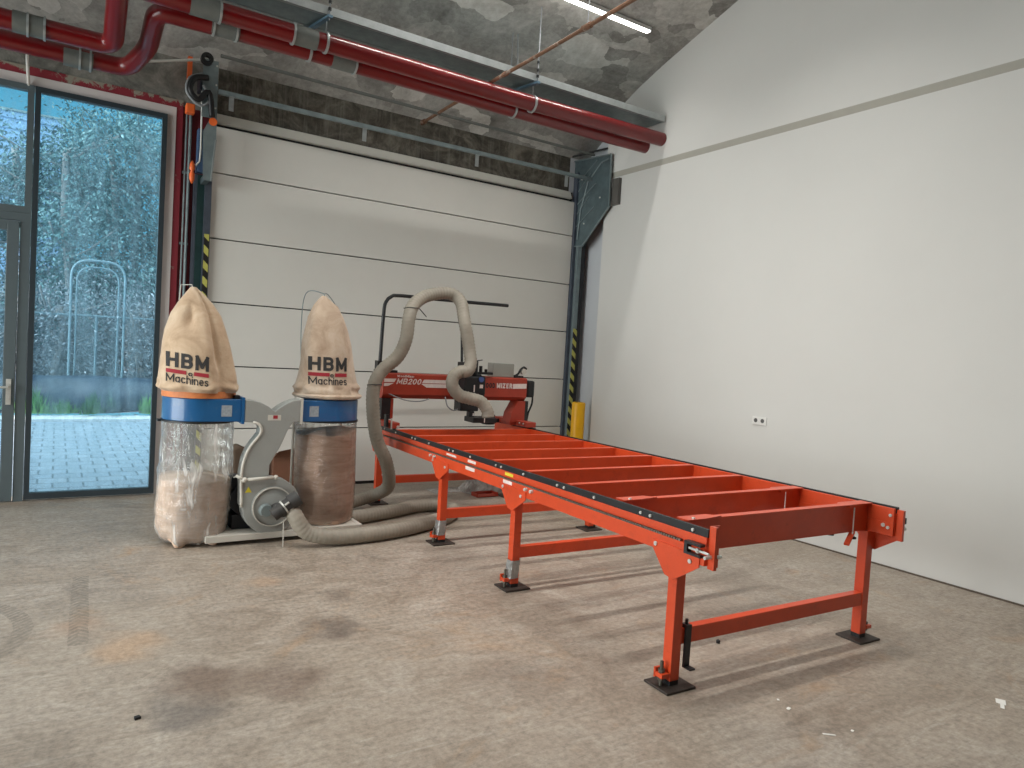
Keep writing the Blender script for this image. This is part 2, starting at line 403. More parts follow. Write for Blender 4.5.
def glass_material():
    m, nt, out = node_mat('dusty_window_glass'); g = NT(nt); geo = g.n('NewGeometry').outputs['Position']
    tr = g.n('BsdfTransparent'); tr.inputs[0].default_value = (0.70, 0.84, 0.90, 1)
    gl = g.n('BsdfGlossy'); gl.inputs['Roughness'].default_value = 0.03
    fr = g.n('Fresnel'); fr.inputs[0].default_value = 1.45
    mx = g.n('MixShader'); g.l(fr.outputs[0], mx.inputs[0]); g.l(tr.outputs[0], mx.inputs[1]); g.l(gl.outputs[0], mx.inputs[2])
    df = g.n('BsdfTranslucent'); df.inputs[0].default_value = (*s2l((176,204,216)), 1)
    mp = g.n('Mapping'); mp.inputs['Scale'].default_value = (7, 7, 0.55); g.l(geo, mp.inputs[0])
    st = g.noise(mp.outputs[0], 1.6, 6, 0.65, 0.8); wi = g.noise(geo, 5, 8, 0.75, 2.5)
    k = g.mix(0.5, g.ramp(st, [(0.42, (0.10,)*3), (0.78, (0.46,)*3)]), g.ramp(wi, [(0.45, (0.02,)*3), (0.78, (0.32,)*3)]))
    m2 = g.n('MixShader'); g.l(k, m2.inputs[0]); g.l(mx.outputs[0], m2.inputs[1]); g.l(df.outputs[0], m2.inputs[2])
    g.l(m2.outputs[0], out.inputs[0]); return m

def clear_glass():
    m, nt, out = node_mat('clear_glass'); g = NT(nt)
    tr = g.n('BsdfTransparent'); gl = g.n('BsdfGlossy'); gl.inputs['Roughness'].default_value = 0.02
    fr = g.n('Fresnel'); fr.inputs[0].default_value = 1.45
    mx = g.n('MixShader'); g.l(fr.outputs[0], mx.inputs[0]); g.l(tr.outputs[0], mx.inputs[1]); g.l(gl.outputs[0], mx.inputs[2])
    g.l(mx.outputs[0], out.inputs[0]); return m

def plastic_film(name, tint=(0.95, 0.96, 0.95), haze=0.34):
    m, nt, out = node_mat(name); g = NT(nt); geo = g.n('NewGeometry').outputs['Position']
    tr = g.n('BsdfTransparent'); tr.inputs[0].default_value = (*tint, 1)
    gl = g.n('BsdfGlossy'); gl.inputs['Roughness'].default_value = 0.16
    df = g.n('BsdfDiffuse'); df.inputs[0].default_value = (0.90, 0.89, 0.86, 1)
    mp = g.n('Mapping'); mp.inputs['Scale'].default_value = (6, 6, 1.6); mp.inputs['Rotation'].default_value = (0.5, 0.3, 0); g.l(geo, mp.inputs[0])
    st = g.noise(mp.outputs[0], 2.2, 5, 0.6, 0.6)
    bn = g.n('Bump'); bn.inputs['Strength'].default_value = 0.9; bn.inputs['Distance'].default_value = 0.03; g.l(st, bn.inputs['Height'])
    g.l(bn.outputs[0], gl.inputs['Normal'])
    fr = g.n('Fresnel'); fr.inputs[0].default_value = 1.6; g.l(bn.outputs[0], fr.inputs['Normal'])
    k = g.ramp(st, [(0.4, (haze*0.6,)*3), (0.56, (haze,)*3), (0.66, (min(1, haze*3),)*3)])
    a = g.n('MixShader'); g.l(k, a.inputs[0]); g.l(tr.outputs[0], a.inputs[1]); g.l(df.outputs[0], a.inputs[2])
    b = g.n('MixShader'); g.l(g.math('MULTIPLY', fr.outputs[0], 0.8, True), b.inputs[0]); g.l(a.outputs[0], b.inputs[1]); g.l(gl.outputs[0], b.inputs[2])
    g.l(b.outputs[0], out.inputs[0]); return m

def layered(name, cols, scale=(3, 3, 18), rough=0.7):
    """bands lying horizontally, as sawdust settles"""
    m, nt, out = node_mat(name); g = NT(nt); b = g.n('BsdfPrincipled'); geo = g.n('NewGeometry').outputs['Position']
    mp = g.n('Mapping'); mp.inputs['Scale'].default_value = scale; g.l(geo, mp.inputs[0])
    f = g.noise(mp.outputs[0], 1.5, 8, 0.7, 0.7)
    c = g.ramp(f, [(0.3, s2l(cols[0])), (0.5, s2l(cols[1])), (0.7, s2l(cols[2]))])
    g.l(c, b.inputs['Base Color']); b.inputs['Roughness'].default_value = rough
    bn = g.n('Bump'); bn.inputs['Strength'].default_value = 0.6; bn.inputs['Distance'].default_value = 0.015; g.l(f, bn.inputs['Height']); g.l(bn.outputs[0], b.inputs['Normal'])
    g.l(b.outputs[0], out.inputs[0]); return m

def fabric(name, cols):
    m, nt, out = node_mat(name); g = NT(nt); b = g.n('BsdfPrincipled'); tc = g.n('TexCoord').outputs['Object']
    f = g.noise(tc, 5, 7, 0.65, 0.6)
    c = g.ramp(f, [(0.3, s2l(cols[0])), (0.5, s2l(cols[1])), (0.72, s2l(cols[2]))])
    g.l(c, b.inputs['Base Color']); b.inputs['Roughness'].default_value = 0.9; b.inputs['Sheen Weight'].default_value = 0.2
    bn = g.n('Bump'); bn.inputs['Strength'].default_value = 0.4; bn.inputs['Distance'].default_value = 0.01; g.l(g.noise(tc, 45, 4, 0.6), bn.inputs['Height']); g.l(bn.outputs[0], b.inputs['Normal'])
    g.l(b.outputs[0], out.inputs[0]); return m

def paver_material():
    m, nt, out = node_mat('paving_blocks'); g = NT(nt); b = g.n('BsdfPrincipled'); geo = g.n('NewGeometry').outputs['Position']
    br = g.n('TexBrick'); br.offset = 0.5
    br.inputs['Scale'].default_value = 1.0; br.inputs['Brick Width'].default_value = 0.27; br.inputs['Row Height'].default_value = 0.27
    br.inputs['Mortar Size'].default_value = 0.012; br.inputs['Mortar Smooth'].default_value = 0.3
    br.inputs['Color1'].default_value = (*s2l((140,152,164)), 1); br.inputs['Color2'].default_value = (*s2l((128,142,156)), 1)
    br.inputs['Mortar'].default_value = (*s2l((84,96,106)), 1)
    g.l(geo, br.inputs['Vector'])
    c = g.mix(0.35, br.outputs['Color'], g.ramp(g.noise(geo, 3, 7, 0.7), [(0.3, (0.3,)*3), (0.7, (0.7,)*3)]), 'OVERLAY')
    g.l(c, b.inputs['Base Color']); b.inputs['Roughness'].default_value = 0.8; g.l(b.outputs[0], out.inputs[0]); return m

def hazard_material():
    m, nt, out = node_mat('hazard_tape'); g = NT(nt); b = g.n('BsdfPrincipled'); geo = g.n('NewGeometry').outputs['Position']
    sp = g.n('SeparateXYZ'); g.l(geo, sp.inputs[0])
    s = g.math('ADD', g.math('MULTIPLY', sp.outputs['Z'], 1.0), g.math('MULTIPLY', sp.outputs['X'], 1.0))
    w = g.math('FRACT', g.math('DIVIDE', s, 0.155))
    k = g.math('GREATER_THAN', w, 0.5)
    g.l(g.mix(k, s2l((28,28,26)), s2l((190,188,96))), b.inputs['Base Color']); b.inputs['Roughness'].default_value = 0.5
    g.l(b.outputs[0], out.inputs[0]); return m

def leaf_material(name, cols):
    m, nt, out = node_mat(name); g = NT(nt); b = g.n('BsdfPrincipled'); tc = g.n('TexCoord').outputs['Object']
    f = g.noise(tc, 2.6, 4, 0.7)
    g.l(g.ramp(f, [(0.3, s2l(cols[0])), (0.5, s2l(cols[1])), (0.7, s2l(cols[2]))]), b.inputs['Base Color'])
    b.inputs['Roughness'].default_value = 0.6; b.inputs['Subsurface Weight'].default_value = 0.0
    g.l(b.outputs[0], out.inputs[0]); return m

def emit(name, rgb, strength):
    m, nt, out = node_mat(name); g = NT(nt)
    e = g.n('Emission'); e.inputs[0].default_value = (*rgb, 1); e.inputs[1].default_value = strength
    tc = g.n('TexCoord').outputs['Object']; f = g.noise(tc, 2, 2, 0.5)
    g.l(g.ramp(f, [(0.0, tuple(x*0.97 for x in rgb)), (1.0, rgb)]), e.inputs[0])
    g.l(e.outputs[0], out.inputs[0]); return m

FLOOR = floor_material()
WHITE = mat('white_plaster', (210, 210, 206), 0.75, var=0.02, scale=0.8, bump=0.03, bscale=40, spec=0.3)
WHITE2 = mat('off_white_side_wall', (196, 200, 204), 0.75, var=0.03, scale=1.2, spec=0.3)
REVEAL = mat('white_window_reveal', (214, 208, 206), 0.7, var=0.04, scale=2)
CEIL = concrete('trowelled_concrete_ceiling', ((118,117,113), (176,175,170), (226,225,220)), 1.1)
BEAMC = concrete('grimy_concrete_lintel', ((62,59,54), (92,88,80), (132,127,116)), 3.2, patch=False, streak=0.45)
BEAMW = concrete('grey_concrete_wall_top', ((92,92,88), (126,126,120), (160,158,150)), 2.6, patch=False)
RUST_RED = peeling('peeling_red_paint')
DKRED = mat('dark_red_painted_wall', (98, 22, 32), 0.6, var=0.25, scale=8, dirt=(60, 50, 46))
FRAME = mat('anthracite_window_frame', (92, 104, 108), 0.42, var=0.04)
FRAMED = mat('dark_window_frame', (52, 62, 68), 0.42, var=0.05)
GLASS = glass_material()
GLASSC = clear_glass()
WALLG = mat('grey_rendered_wall', (66, 63, 60), 0.8, var=0.05, scale=1)
DOORP = mat('pale_grey_door_panel', (222, 221, 214), 0.6, var=0.03, scale=1.0, bump=0.12, bscale=25)
DOORW = mat('pale_lintel_seal', (222, 221, 212), 0.6, var=0.04, scale=1.5)
RUBBER = mat('black_rubber', (24, 24, 25), 0.7, var=0.2, scale=20)
GALV = mat('galvanised_steel', (134, 148, 150), 0.42, metal=0.45, var=0.18, scale=9)
GALVD = mat('dark_galvanised_steel', (92, 108, 112), 0.5, metal=0.4, var=0.25, scale=7)
GALVL = mat('bright_zinc_steel', (176, 182, 182), 0.38, metal=0.6, var=0.12, scale=9)
TRACKM = mat('dark_track_steel', (84, 92, 104), 0.45, metal=0.4, var=0.2, scale=10)
TRACKG = mat('green_black_track_steel', (34, 62, 62), 0.5, metal=0.3, var=0.2, scale=10)
PIPE = mat('red_painted_pipe', (112, 16, 19), 0.28, var=0.12, scale=3, dirt=(96, 20, 20), dirt_amt=0.6, coat=0.3)
SLEEVE = mat('grey_pipe_coupling', (112, 116, 112), 0.6, metal=0.3, var=0.15, scale=8)
CHROME = mat('zinc_bolt', (214, 214, 208), 0.3, metal=0.3, var=0.1, scale=20)
ORANGE = mat('orange_machine_paint', (210, 72, 31), 0.42, var=0.10, scale=4, dirt=(150, 52, 26), dirt_amt=0.5, coat=0.15)
ORANGE2 = mat('faded_orange_machine_paint', (166, 58, 38), 0.5, var=0.12, scale=6, dirt=(120, 50, 36), dirt_amt=0.5)
BLACK = mat('black_steel', (30, 31, 33), 0.45, var=0.25, scale=9, spec=0.5)
BLACKP = mat('black_plastic', (20, 21, 23), 0.5, var=0.2, scale=9)
PLATE = mat('dark_foot_plate', (62, 55, 50), 0.6, metal=0.3, var=0.3, scale=20, dirt=(112, 98, 84))
CHAIN = mat('grey_chain', (120, 114, 104), 0.55, metal=0.4, var=0.4, scale=60)
TAPE = mat('silver_tape', (160, 160, 158), 0.3, metal=0.5, var=0.3, scale=14, bump=0.8, bscale=30)
HOSE = mat('grey_dust_hose', (146, 139, 126), 0.6, var=0.12, scale=5, dirt=(104, 92, 76), dirt_amt=0.5, bump=0.2, bscale=20)
HOSEF = mat('brown_grey_floor_hose', (122, 110, 96), 0.7, var=0.14, scale=5, dirt=(90, 78, 64), dirt_amt=0.6)  # unused darker hose colour, meant for the shaded run on the floor
BLUE = mat('blue_collector_drum', (34, 92, 142), 0.32, var=0.08, scale=3, dirt=(120, 130, 130), dirt_amt=0.3, coat=0.4)
GREYP = mat('grey_collector_housing', (150, 152, 148), 0.45, var=0.05, scale=4, dirt=(130, 118, 100), dirt_amt=0.35)
CREAM = mat('cream_painted_tube', (198, 194, 184), 0.4, var=0.05)
STICK = mat('silver_grey_sticker', (152, 160, 166), 0.4, var=0.2, scale=60)
BAGF = fabric('beige_filter_cloth', ((168,142,114), (192,166,138), (208,188,162)))
BAGF2 = fabric('pale_beige_filter_cloth', ((162,138,116), (188,166,144), (206,190,172)))
STRAP = mat('orange_brown_strap', (204, 124, 72), 0.6, var=0.2, scale=12)
INK = mat('black_print', (46, 44, 44), 0.8, var=0.1)
INKR = mat('dark_red_print', (150, 34, 46), 0.8, var=0.1)
DUST1 = layered('pale_sawdust', ((206,172,146), (226,196,172), (242,224,208)))
DUST2 = layered('brown_sawdust', ((194,156,134), (218,184,162), (232,208,190)), (3, 3, 12))
FILM = plastic_film('clear_plastic_bag', haze=0.24)
FILM2 = plastic_film('clear_plastic_bag_full', haze=0.05)
MOTOR = mat('dark_blue_motor', (22, 26, 36), 0.5, var=0.2)
DUCTR = mat('dark_grey_rubber_wye', (60, 59, 58), 0.6, var=0.2, dirt=(120, 110, 96))
YELLOW = mat('yellow_bollard_paint', (240, 180, 20), 0.4, var=0.05, scale=3, dirt=(190, 140, 30))
CARD = mat('brown_cardboard', (120, 82, 62), 0.85, var=0.1, scale=6)
CARD2 = mat('dark_brown_cardboard', (84, 68, 54), 0.85, var=0.15, scale=6)
BOXG = mat('grey_electrical_box', (142, 144, 136), 0.5, var=0.04)
HAZ = hazard_material()
RUSTP = mat('rusty_steel_conduit', (120, 88, 68), 0.6, metal=0.3, var=0.35, scale=5, dirt=(190, 186, 176), dirt_amt=0.9)
CABLEW = mat('white_cable', (214, 214, 208), 0.5, var=0.05)
CABLEG = mat('grey_cable', (140, 144, 146), 0.5, var=0.1)
ORPL = mat('orange_plastic', (240, 110, 50), 0.45, var=0.08)
SOCK = mat('white_socket_plastic', (222, 222, 218), 0.4, var=0.02)
SOCKD = mat('dark_socket_hole', (90, 90, 88), 0.5, var=0.1)
WPRINT = mat('white_print', (226, 212, 206), 0.6, var=0.1, scale=20)
YSTICK = mat('yellow_sticker', (230, 214, 60), 0.5, var=0.1, scale=20)
RAG = fabric('grey_dusty_sheet', ((96,92,88), (142,138,132), (176,174,170)))
PAPER = mat('white_paper', (236, 234, 228), 0.7, var=0.03)
ENDC = mat('dark_grey_end_profile', (92, 90, 86), 0.5, var=0.1)
PAVE = paver_material()
KERB = concrete('kerb_concrete', ((170,176,180), (190,194,198), (206,210,214)), 2, patch=False)
SOIL = concrete('leafy_soil', ((70,72,78), (108,110,116), (168,172,182)), 1.6, patch=False)
LINER = mat('black_blue_ground_sheet', (36, 50, 68), 0.38, var=0.35, scale=1.5, bump=0.8, bscale=3, spec=0.7)
BARK = mat('grey_bark', (134, 130, 130), 0.9, var=0.25, scale=5)
LEAFA = leaf_material('silver_green_leaves', ((44,74,78), (88,122,124), (150,180,182)))
LEAFB = leaf_material('dark_green_leaves', ((32,56,60), (66,98,100), (112,142,144)))
LEAFC = leaf_material('pale_dry_leaves', ((62,66,72), (112,118,126), (190,196,204)))
GRASS = leaf_material('green_weed', ((58,96,50), (86,134,70), (120,160,96)))
SIDING = mat('blue_grey_siding', (134, 164, 196), 0.6, var=0.12, scale=2)
LEDM = emit('led_diffuser', (1.0, 0.98, 0.94), 9.0)
LAMPH = mat('lamp_housing', (200, 200, 196), 0.5, var=0.03)

# ------------------------------------------------------------------ room shell
CP = [(7.95,4.20),(7.78,4.31),(7.5,4.50),(7.2,4.67),(6.884,4.841),(6.636,4.957),(6.242,5.107),(5.675,5.295),(5.17,5.456),(4.3,5.72),(3.2,5.98),(1.6,6.2),(-6.0,6.2)]
def ceil_z(y):
    pts = CP[::-1]
    return interp(pts, y)[0]
XL = -5.2
struct('floor', MB().box((XL, -6.0, -0.25), (6.3, 7.98, 0)), FLOOR)
mb = MB()
mb.prism([(XL-0.2, y, z) for y, z in CP]+[(XL-0.2, -6.0, 6.5), (XL-0.2, 4.5, 6.5), (XL-0.2, 7.95, 4.9)], (6.5-XL, 0, 0))
struct('ceiling', mb, CEIL)
def wall_poly(x, ya, yb, z0, top=True, zt=None):
    ys = sorted(set([ya, yb]+[y for y, z in CP if ya < y < yb]))
    return [(x, ya, z0), (x, yb, z0)]+[(x, y, min(zt, ceil_z(y)+0.04) if zt else ceil_z(y)+0.04) for y in ys[::-1]]
mb = MB(); mb.prism(wall_poly(6.07, -6.0, 7.98, -0.02), (0.25, 0, 0)); mb.cur = 1
mb.prism(wall_poly(5.92, -6.0, 7.17, -0.02), (0.149, 0, 0))
# upper wall stands slightly proud, with a sloping underside
mb.prism([(5.905, -6.0, 3.996), (5.905, -6.0, 6.15), (5.9195, -6.0, 6.15), (5.9195, -6.0, 3.996)], (0, 7.0, 0))
mb.prism([(5.905, 1.0, 3.996), (5.905, 7.10, 3.996)]+[(5.905, y, ceil_z(y)+0.02) for y in (7.10, 6.884, 6.636, 6.242, 5.675, 5.17, 4.3, 3.2, 1.6, 1.0)], (0.0395, 0, 0))
struct('wall_right', mb, [WHITE2, WHITE])
struct('trim_4', MB().prism([(5.9197, -6.0, 3.93), (5.9045, -6.0, 3.992), (5.9045, -6.0, 3.996), (5.9197, -6.0, 3.996)], (0, 13.1, 0)), mat('grey_ledge_paint', (170, 168, 158), 0.7, var=0.03))  # sloping underside coloured greyer to deepen its shade
# baseline joint between wall and floor
struct('trim_1', MB().box((5.908, -6, 0), (5.9195, 7.16, 0.012)), mat('dark_floor_joint', (92, 82, 72), 0.9))
# wall with the glazing and the garage door
mb = MB()
ZT = 4.45
def wbox(x0, x1, z0, z1, c): mb.cur = c; mb.box((x0, 7.78, z0), (x1, 7.98, z1))
wbox(1.30, 5.78, 3.80, ZT, 0)          # lintel over the garage door
wbox(XL, 1.30, 3.85, ZT, 1)            # above the glazing
wbox(0.93, 1.30, -0.02, 3.85, 2)       # pier between
wbox(5.78, 6.07, -0.02, ZT, 3)         # pier at right
wbox(XL, -3.4, -0.02, 3.85, 3)
wbox(-3.4, 0.93, 3.74, 3.85, 3)
struct('wall_back', mb, [BEAMC, BEAMW, DKRED, WHITE2])
# painted red margin and white reveal around the glazing
mb = MB(); mb.box((-3.4, 7.766, 3.825), (0.985, 7.7795, 3.905)); mb.box((0.925, 7.766, 0), (0.985, 7.7795, 3.8249)); struct('trim_2', mb, RUST_RED)
mb = MB(); mb.box((0.845, 7.755, 0.0), (0.924, 7.9, 3.735)); mb.box((-3.39, 7.755, 3.735), (0.924, 7.7795, 3.824)); mb.box((-3.39, 7.78, 3.735), (0.8449, 7.9, 3.7395)); struct('trim_3', mb, REVEAL)
mb = MB(); mb.box((0.93, 7.70, 2.2), (0.965, 7.765, 3.82)); 
# left wall: piers and a glazed strip that lets daylight in behind the view
mb = MB()
mb.prism(wall_poly(XL-0.2, -6.0, 1.4, -0.02), (0.2, 0, 0)); mb.prism(wall_poly(XL-0.2, 7.3, 7.98, -0.02), (0.2, 0, 0))
mb.prism([(XL-0.2, 1.4, 4.1), (XL-0.2, 7.3, 4.1)]+[(XL-0.2, y, ceil_z(y)+0.04) for y in (7.3, 7.2, 6.884, 6.636, 6.242, 5.675, 5.17, 4.3, 3.2, 1.6, 1.4)], (0.2, 0, 0))
struct('wall_left', mb, WALLG)
struct('wall_front', MB().box((XL-0.2, -6.2, -0.02), (6.32, -6.0, 6.3)), WALLG)
mb = MB()
for y in (1.4, 3.35, 5.3, 7.22): mb.box((XL-0.13, y, 0), (XL-0.07, y+0.08, 4.1))
mb.box((XL-0.13, 1.4, 0), (XL-0.07, 7.3, 0.08)); mb.box((XL-0.13, 1.4, 4.02), (XL-0.07, 7.3, 4.1))
w4 = struct('window_4', mb, FRAMED)
MB().box((XL-0.103, 1.48, 0.08), (XL-0.097, 7.22, 4.02)).build('pane', GLASSC, w4)

def frame_rect(mb, x0, x1, z0, z1, w, y0=7.80, y1=7.87, wb=None):
    wb = wb or w
    mb.box((x0, y0, z0), (x0+w, y1, z1)); mb.box((x1-w, y0, z0), (x1, y1, z1))
    mb.box((x0+w, y0, z0), (x1-w, y1, z0+wb)); mb.box((x0+w, y0, z1-w), (x1-w, y1, z1))
def glazing(name, x0, x1, z0, z1, w, fm, wb=None, y0=7.80, y1=7.87, label=None):
    mb = MB(); frame_rect(mb, x0, x1, z0, z1, w, y0, y1, wb)
    o = struct(name, mb, fm, label)
    MB().box((x0+w-0.005, y0+0.03, z0+(wb or w)-0.005), (x1-w+0.005, y0+0.038, z1-w+0.005)).build('pane', GLASS, o)
    return o
Y0 = 7.72; Y1 = 7.80
glazing('window_1', -0.222, 0.8445, 0.015, 3.733, 0.044, FRAMED, 0.055, Y0, Y1, 'tall fixed glass pane in a dark frame beside the door')
glazing('window_2', -1.26, -0.226, 2.60, 3.733, 0.05, FRAME, 0.06, Y0, Y1)
glazing('window_3', -3.38, -1.264, 0.015, 3.733, 0.05, FRAMED, 0.055, Y0, Y1)
# aluminium door: jamb, leaf, glass, handle
mb = MB(); mb.box((-0.302, Y0, 0.0), (-0.226, Y1, 2.598)); mb.box((-1.26, Y0, 0), (-1.184, Y1, 2.598)); mb.box((-1.184, Y0, 2.53), (-0.302, Y1, 2.598))
d1 = struct('door_1', mb, FRAME, 'glazed grey aluminium entrance door with a silver lever handle')
mb = MB(); frame_rect(mb, -1.178, -0.309, 0.012, 2.522, 0.088, Y0-0.012, Y1-0.02, 0.13)
leaf = mb.build('door_leaf', FRAME, d1, bevel=0.003)
MB().box((-1.095, Y0+0.02, 0.13), (-0.39, Y0+0.028, 2.44)).build('pane', GLASS, leaf)
mb = MB(); mb.box((-0.372, Y0-0.024, 0.885), (-0.334, Y0-0.011, 1.115)); mb.cyl((-0.352, Y0-0.075, 1.045), (-0.352, Y0-0.02, 1.045), 0.011); mb.tube([(-0.352, Y0-0.072, 1.045), (-0.42, Y0-0.074, 1.043), (-0.49, Y0-0.07, 1.04)], 0.0105, 10)
mb.cyl((-0.353, Y0-0.032, 0.945), (-0.353, Y0-0.02, 0.945), 0.009)
mb.build('handle', CHROME, leaf, smooth='auto')

# ------------------------------------------------------------------ sectional garage door
gd = bpy.data.objects.new('door_2', None); COL.objects.link(gd); gd.location = (3.54, 7.72, 0)
gd['kind'] = 'structure'; gd['label'] = 'closed pale grey sectional garage door with six ribbed panels'
zs = [0.03, 0.655, 1.303, 1.952, 2.594, 3.25, 3.715]
for a, b in zip(zs, zs[1:]):
    MB().box((1.262, 7.70, a+0.006), (5.828, 7.745, b-0.006)).build('door_panel', DOORP, gd, bevel=0.003)
MB().box((1.27, 7.715, 0.0), (5.82, 7.735, 0.036)).build('bottom_seal', RUBBER, gd)
MB().box((1.27, 7.747, 0.0), (5.82, 7.775, 3.84)).build('backing_strip', RUBBER, gd)
MB().prism([(1.28, 7.69, 3.742), (1.28, 7.745, 3.742), (1.28, 7.765, 3.845), (1.28, 7.735, 3.845)], (4.5, 0, 0)).build('lintel_seal', DOORW, gd)
for k, x in enumerate((1.36, 2.72, 4.12, 5.45)):
    mb = MB(); mb.box((x-0.022, 7.395, 3.80), (x+0.022, 7.405, 3.925)); mb.box((x-0.022, 7.378, 3.925), (x+0.022, 7.405, 3.935))
    mb.cyl((x, 7.385, 3.83), (x, 7.395, 3.83), 0.009, 8); mb.cyl((x, 7.385, 3.87), (x, 7.395, 3.87), 0.009, 8)
    mb.build('hinge_bracket', GALVL, gd)

tl = thing('door_track', (1.2, 7.7, 0), 'left vertical steel door track with yellow and black hazard tape beside the red pier', 'door track')
mb = MB(); mb.box((1.195, 7.66, 0.0), (1.258, 7.70, 3.3)); mb.build('guide_rail', TRACKM, tl)
MB().box((1.13, 7.69, 0), (1.194, 7.77, 3.2)).build('frame_profile', TRACKG, tl)
MB().box((1.205, 7.652, 0.0), (1.25, 7.6595, 2.62)).build('hazard_strip', HAZ, tl)
MB().box((1.10, 7.70, 0), (1.129, 7.775, 3.2)).build('edge_profile', TRACKM, tl)
tr = thing('door_track', (5.9, 7.7, 0), 'right vertical steel door track with hazard tape beside the yellow bollard', 'door track')
MB().box((5.83, 7.66, 0.0), (5.872, 7.74, 4.1)).build('guide_rail', TRACKM, tr)
MB().box((5.936, 7.60, 0.0), (5.99, 7.74, 3.2)).build('frame_profile', BLACK, tr)
MB().box((5.874, 7.608, 0.0), (5.935, 7.74, 3.2)).build('edge_profile', GALV, tr)
MB().box((5.874, 7.600, 0.0), (5.935, 7.6075, 2.0)).build('hazard_strip', HAZ, tr)

# side plates holding the spring shaft
def end_plate(x, lab, mirror):
    t = thing('spring_bracket', (x, 7.7, 3.1), lab, 'bracket')
    poly = [(x, 7.775, 4.27), (x, 7.015, 4.22), (x, 6.99, 3.56), (x, 7.50, 3.10), (x, 7.775, 3.12)]
    MB().prism(poly, (0.006, 0, 0)).build('side_plate', GALVD, t)
    mb = MB(); s = -1 if not mirror else 1
    xe = x+(0.03 if mirror else -0.024)
    for a, b in zip(poly, poly[1:]):
        mb.beam((x+0.003+s*0.014, a[1], a[2]), (x+0.003+s*0.014, b[1], b[2]), 0.022, 0.012, (0, 0.3, 1))
    mb.build('folded_edge', GALVL if mirror else GALV, t)
    mb = MB()
    for k in range(5):
        z = 3.35+0.15*k; mb.beam((x+0.003+s*0.008, 7.30+0.12*(k%2), z+0.25), (x+0.003+s*0.008, 7.74, z-0.02), 0.012, 0.010, (0, 0.3, 1))
    mb.tube([(x+0.003+s*0.012, 7.62, 3.2), (x+0.003+s*0.012, 7.58, 3.6), (x+0.003+s*0.012, 7.45, 3.95), (x+0.003+s*0.012, 7.2, 4.15), (x+0.003+s*0.012, 7.05, 4.17)], 0.01, 8)
    mb.build('guide_curve', GALV, t)
    mb = MB()
    for (y, z) in ((7.2, 4.15), (7.2, 3.7), (7.5, 3.4), (7.6, 4.0)): mb.cyl((x-0.008, y, z), (x+0.014, y, z), 0.012, 8)
    mb.each('bolt', CHROME, t)
    return t
end_plate(5.862, 'dark galvanised side plate of the garage door springs against the white wall', False)
tL = thing('spring_bracket', (1.17, 7.6, 3.1), 'pale galvanised spring bracket with an orange mark above the left door track', 'bracket')
MB().box((1.10, 7.425, 3.70), (1.236, 7.431, 4.245)).build('front_plate', GALV, tL)
MB().box((1.230, 7.4315, 3.70), (1.236, 7.765, 4.245)).build('side_plate', GALVD, tL)
MB().prism([(1.238, 7.424, 3.76), (1.238, 7.424, 3.50), (1.205, 7.424, 3.10), (1.135, 7.424, 3.10), (1.12, 7.424, 3.56), (1.20, 7.424, 3.74)], (0, -0.006, 0)).build('lower_plate', GALV, tL)
mb = MB(); mb.beam((1.236, 7.414, 3.50), (1.205, 7.414, 3.10), 0.012, 0.014); mb.build('folded_edge', GALVL, tL)
mb = MB(); mb.box((1.15, 7.431, 3.10), (1.20, 7.66, 3.16)); mb.build('foot_bracket', GALVD, tL)
MB().cyl((1.205, 7.412, 3.665), (1.205, 7.4175, 3.665), 0.038, 16).build('orange_mark', ORPL, tL)
mb = MB()
for z in (3.80, 4.02, 4.20): mb.cyl((1.222, 7.418, z), (1.222, 7.4245, z), 0.009, 8)
mb.each('bolt', CHROME, tL)

s1 = MB().beam((1.24, 7.40, 3.955), (5.855, 7.40, 3.965), 0.035, 0.042).build('spring_shaft', GALV)
tag(s1, 'long grey bar across the top of the garage door carrying four small brackets', 'bar')
s2 = MB().beam((1.24, 7.36, 4.285), (5.855, 7.36, 4.275), 0.025, 0.026).build('tie_bar', SLEEVE)
tag(s2, 'thin grey bar running under the ceiling above the garage door lintel', 'bar')
MB().box((5.87, 6.86, 3.57), (5.9185, 6.98, 3.90)).build('rail_end', ENDC)
tag(bpy.data.objects['rail_end'], 'dark grey end profile fixed to the white wall beside the spring plate', 'bracket')
mb = MB(); mb.tube([(5.75, 7.70, 4.30), (6.05, 7.33, 4.40)], 0.014, 8)
tag(mb.build('brace_rod', BLACK), 'short black rod slanting from the lintel to the side wall', 'rod')

# door opener and chain hoist left of the door
t = thing('door_opener', (1.08, 7.62, 3.7), 'cluttered door motor with a loop of black cable hanging at the lintel', 'door opener')
mb = MB(); mb.box((1.09, 7.52, 3.98), (1.20, 7.70, 4.14)); mb.build('motor_housing', MOTOR, t, bevel=0.01)
mb = MB(); mb.ring((1.12, 7.33, 4.22), (1.12, 7.39, 4.22), 0.055, 0.025, 20); mb.build('chain_wheel', BLACKP, t)
mb = MB()
mb.tube(smoothpath([(1.10, 7.43, 4.10), (0.98, 7.39, 4.02), (0.96, 7.38, 3.88), (1.08, 7.38, 3.78), (1.16, 7.38, 3.86), (1.10, 7.39, 3.98)]), 0.012, 8); mb.build('cable_loop', CABLEG, t, smooth=True)
mb = MB()
mb.tube(smoothpath([(1.14, 7.39, 4.06), (1.02, 7.37, 4.02), (0.985, 7.36, 3.9), (1.06, 7.37, 3.83), (1.15, 7.37, 3.92), (1.19, 7.39, 3.70)]), 0.028, 8); mb.build('black_cable_bundle', BLACKP, t, smooth=True)
MB().box((0.99, 7.60, 3.76), (1.07, 7.70, 3.85)).build('orange_cover', ORPL, t, bevel=0.01)
MB().box((1.0, 7.68, 4.0), (1.04, 7.74, 4.32)).build('orange_strip', ORPL, t)
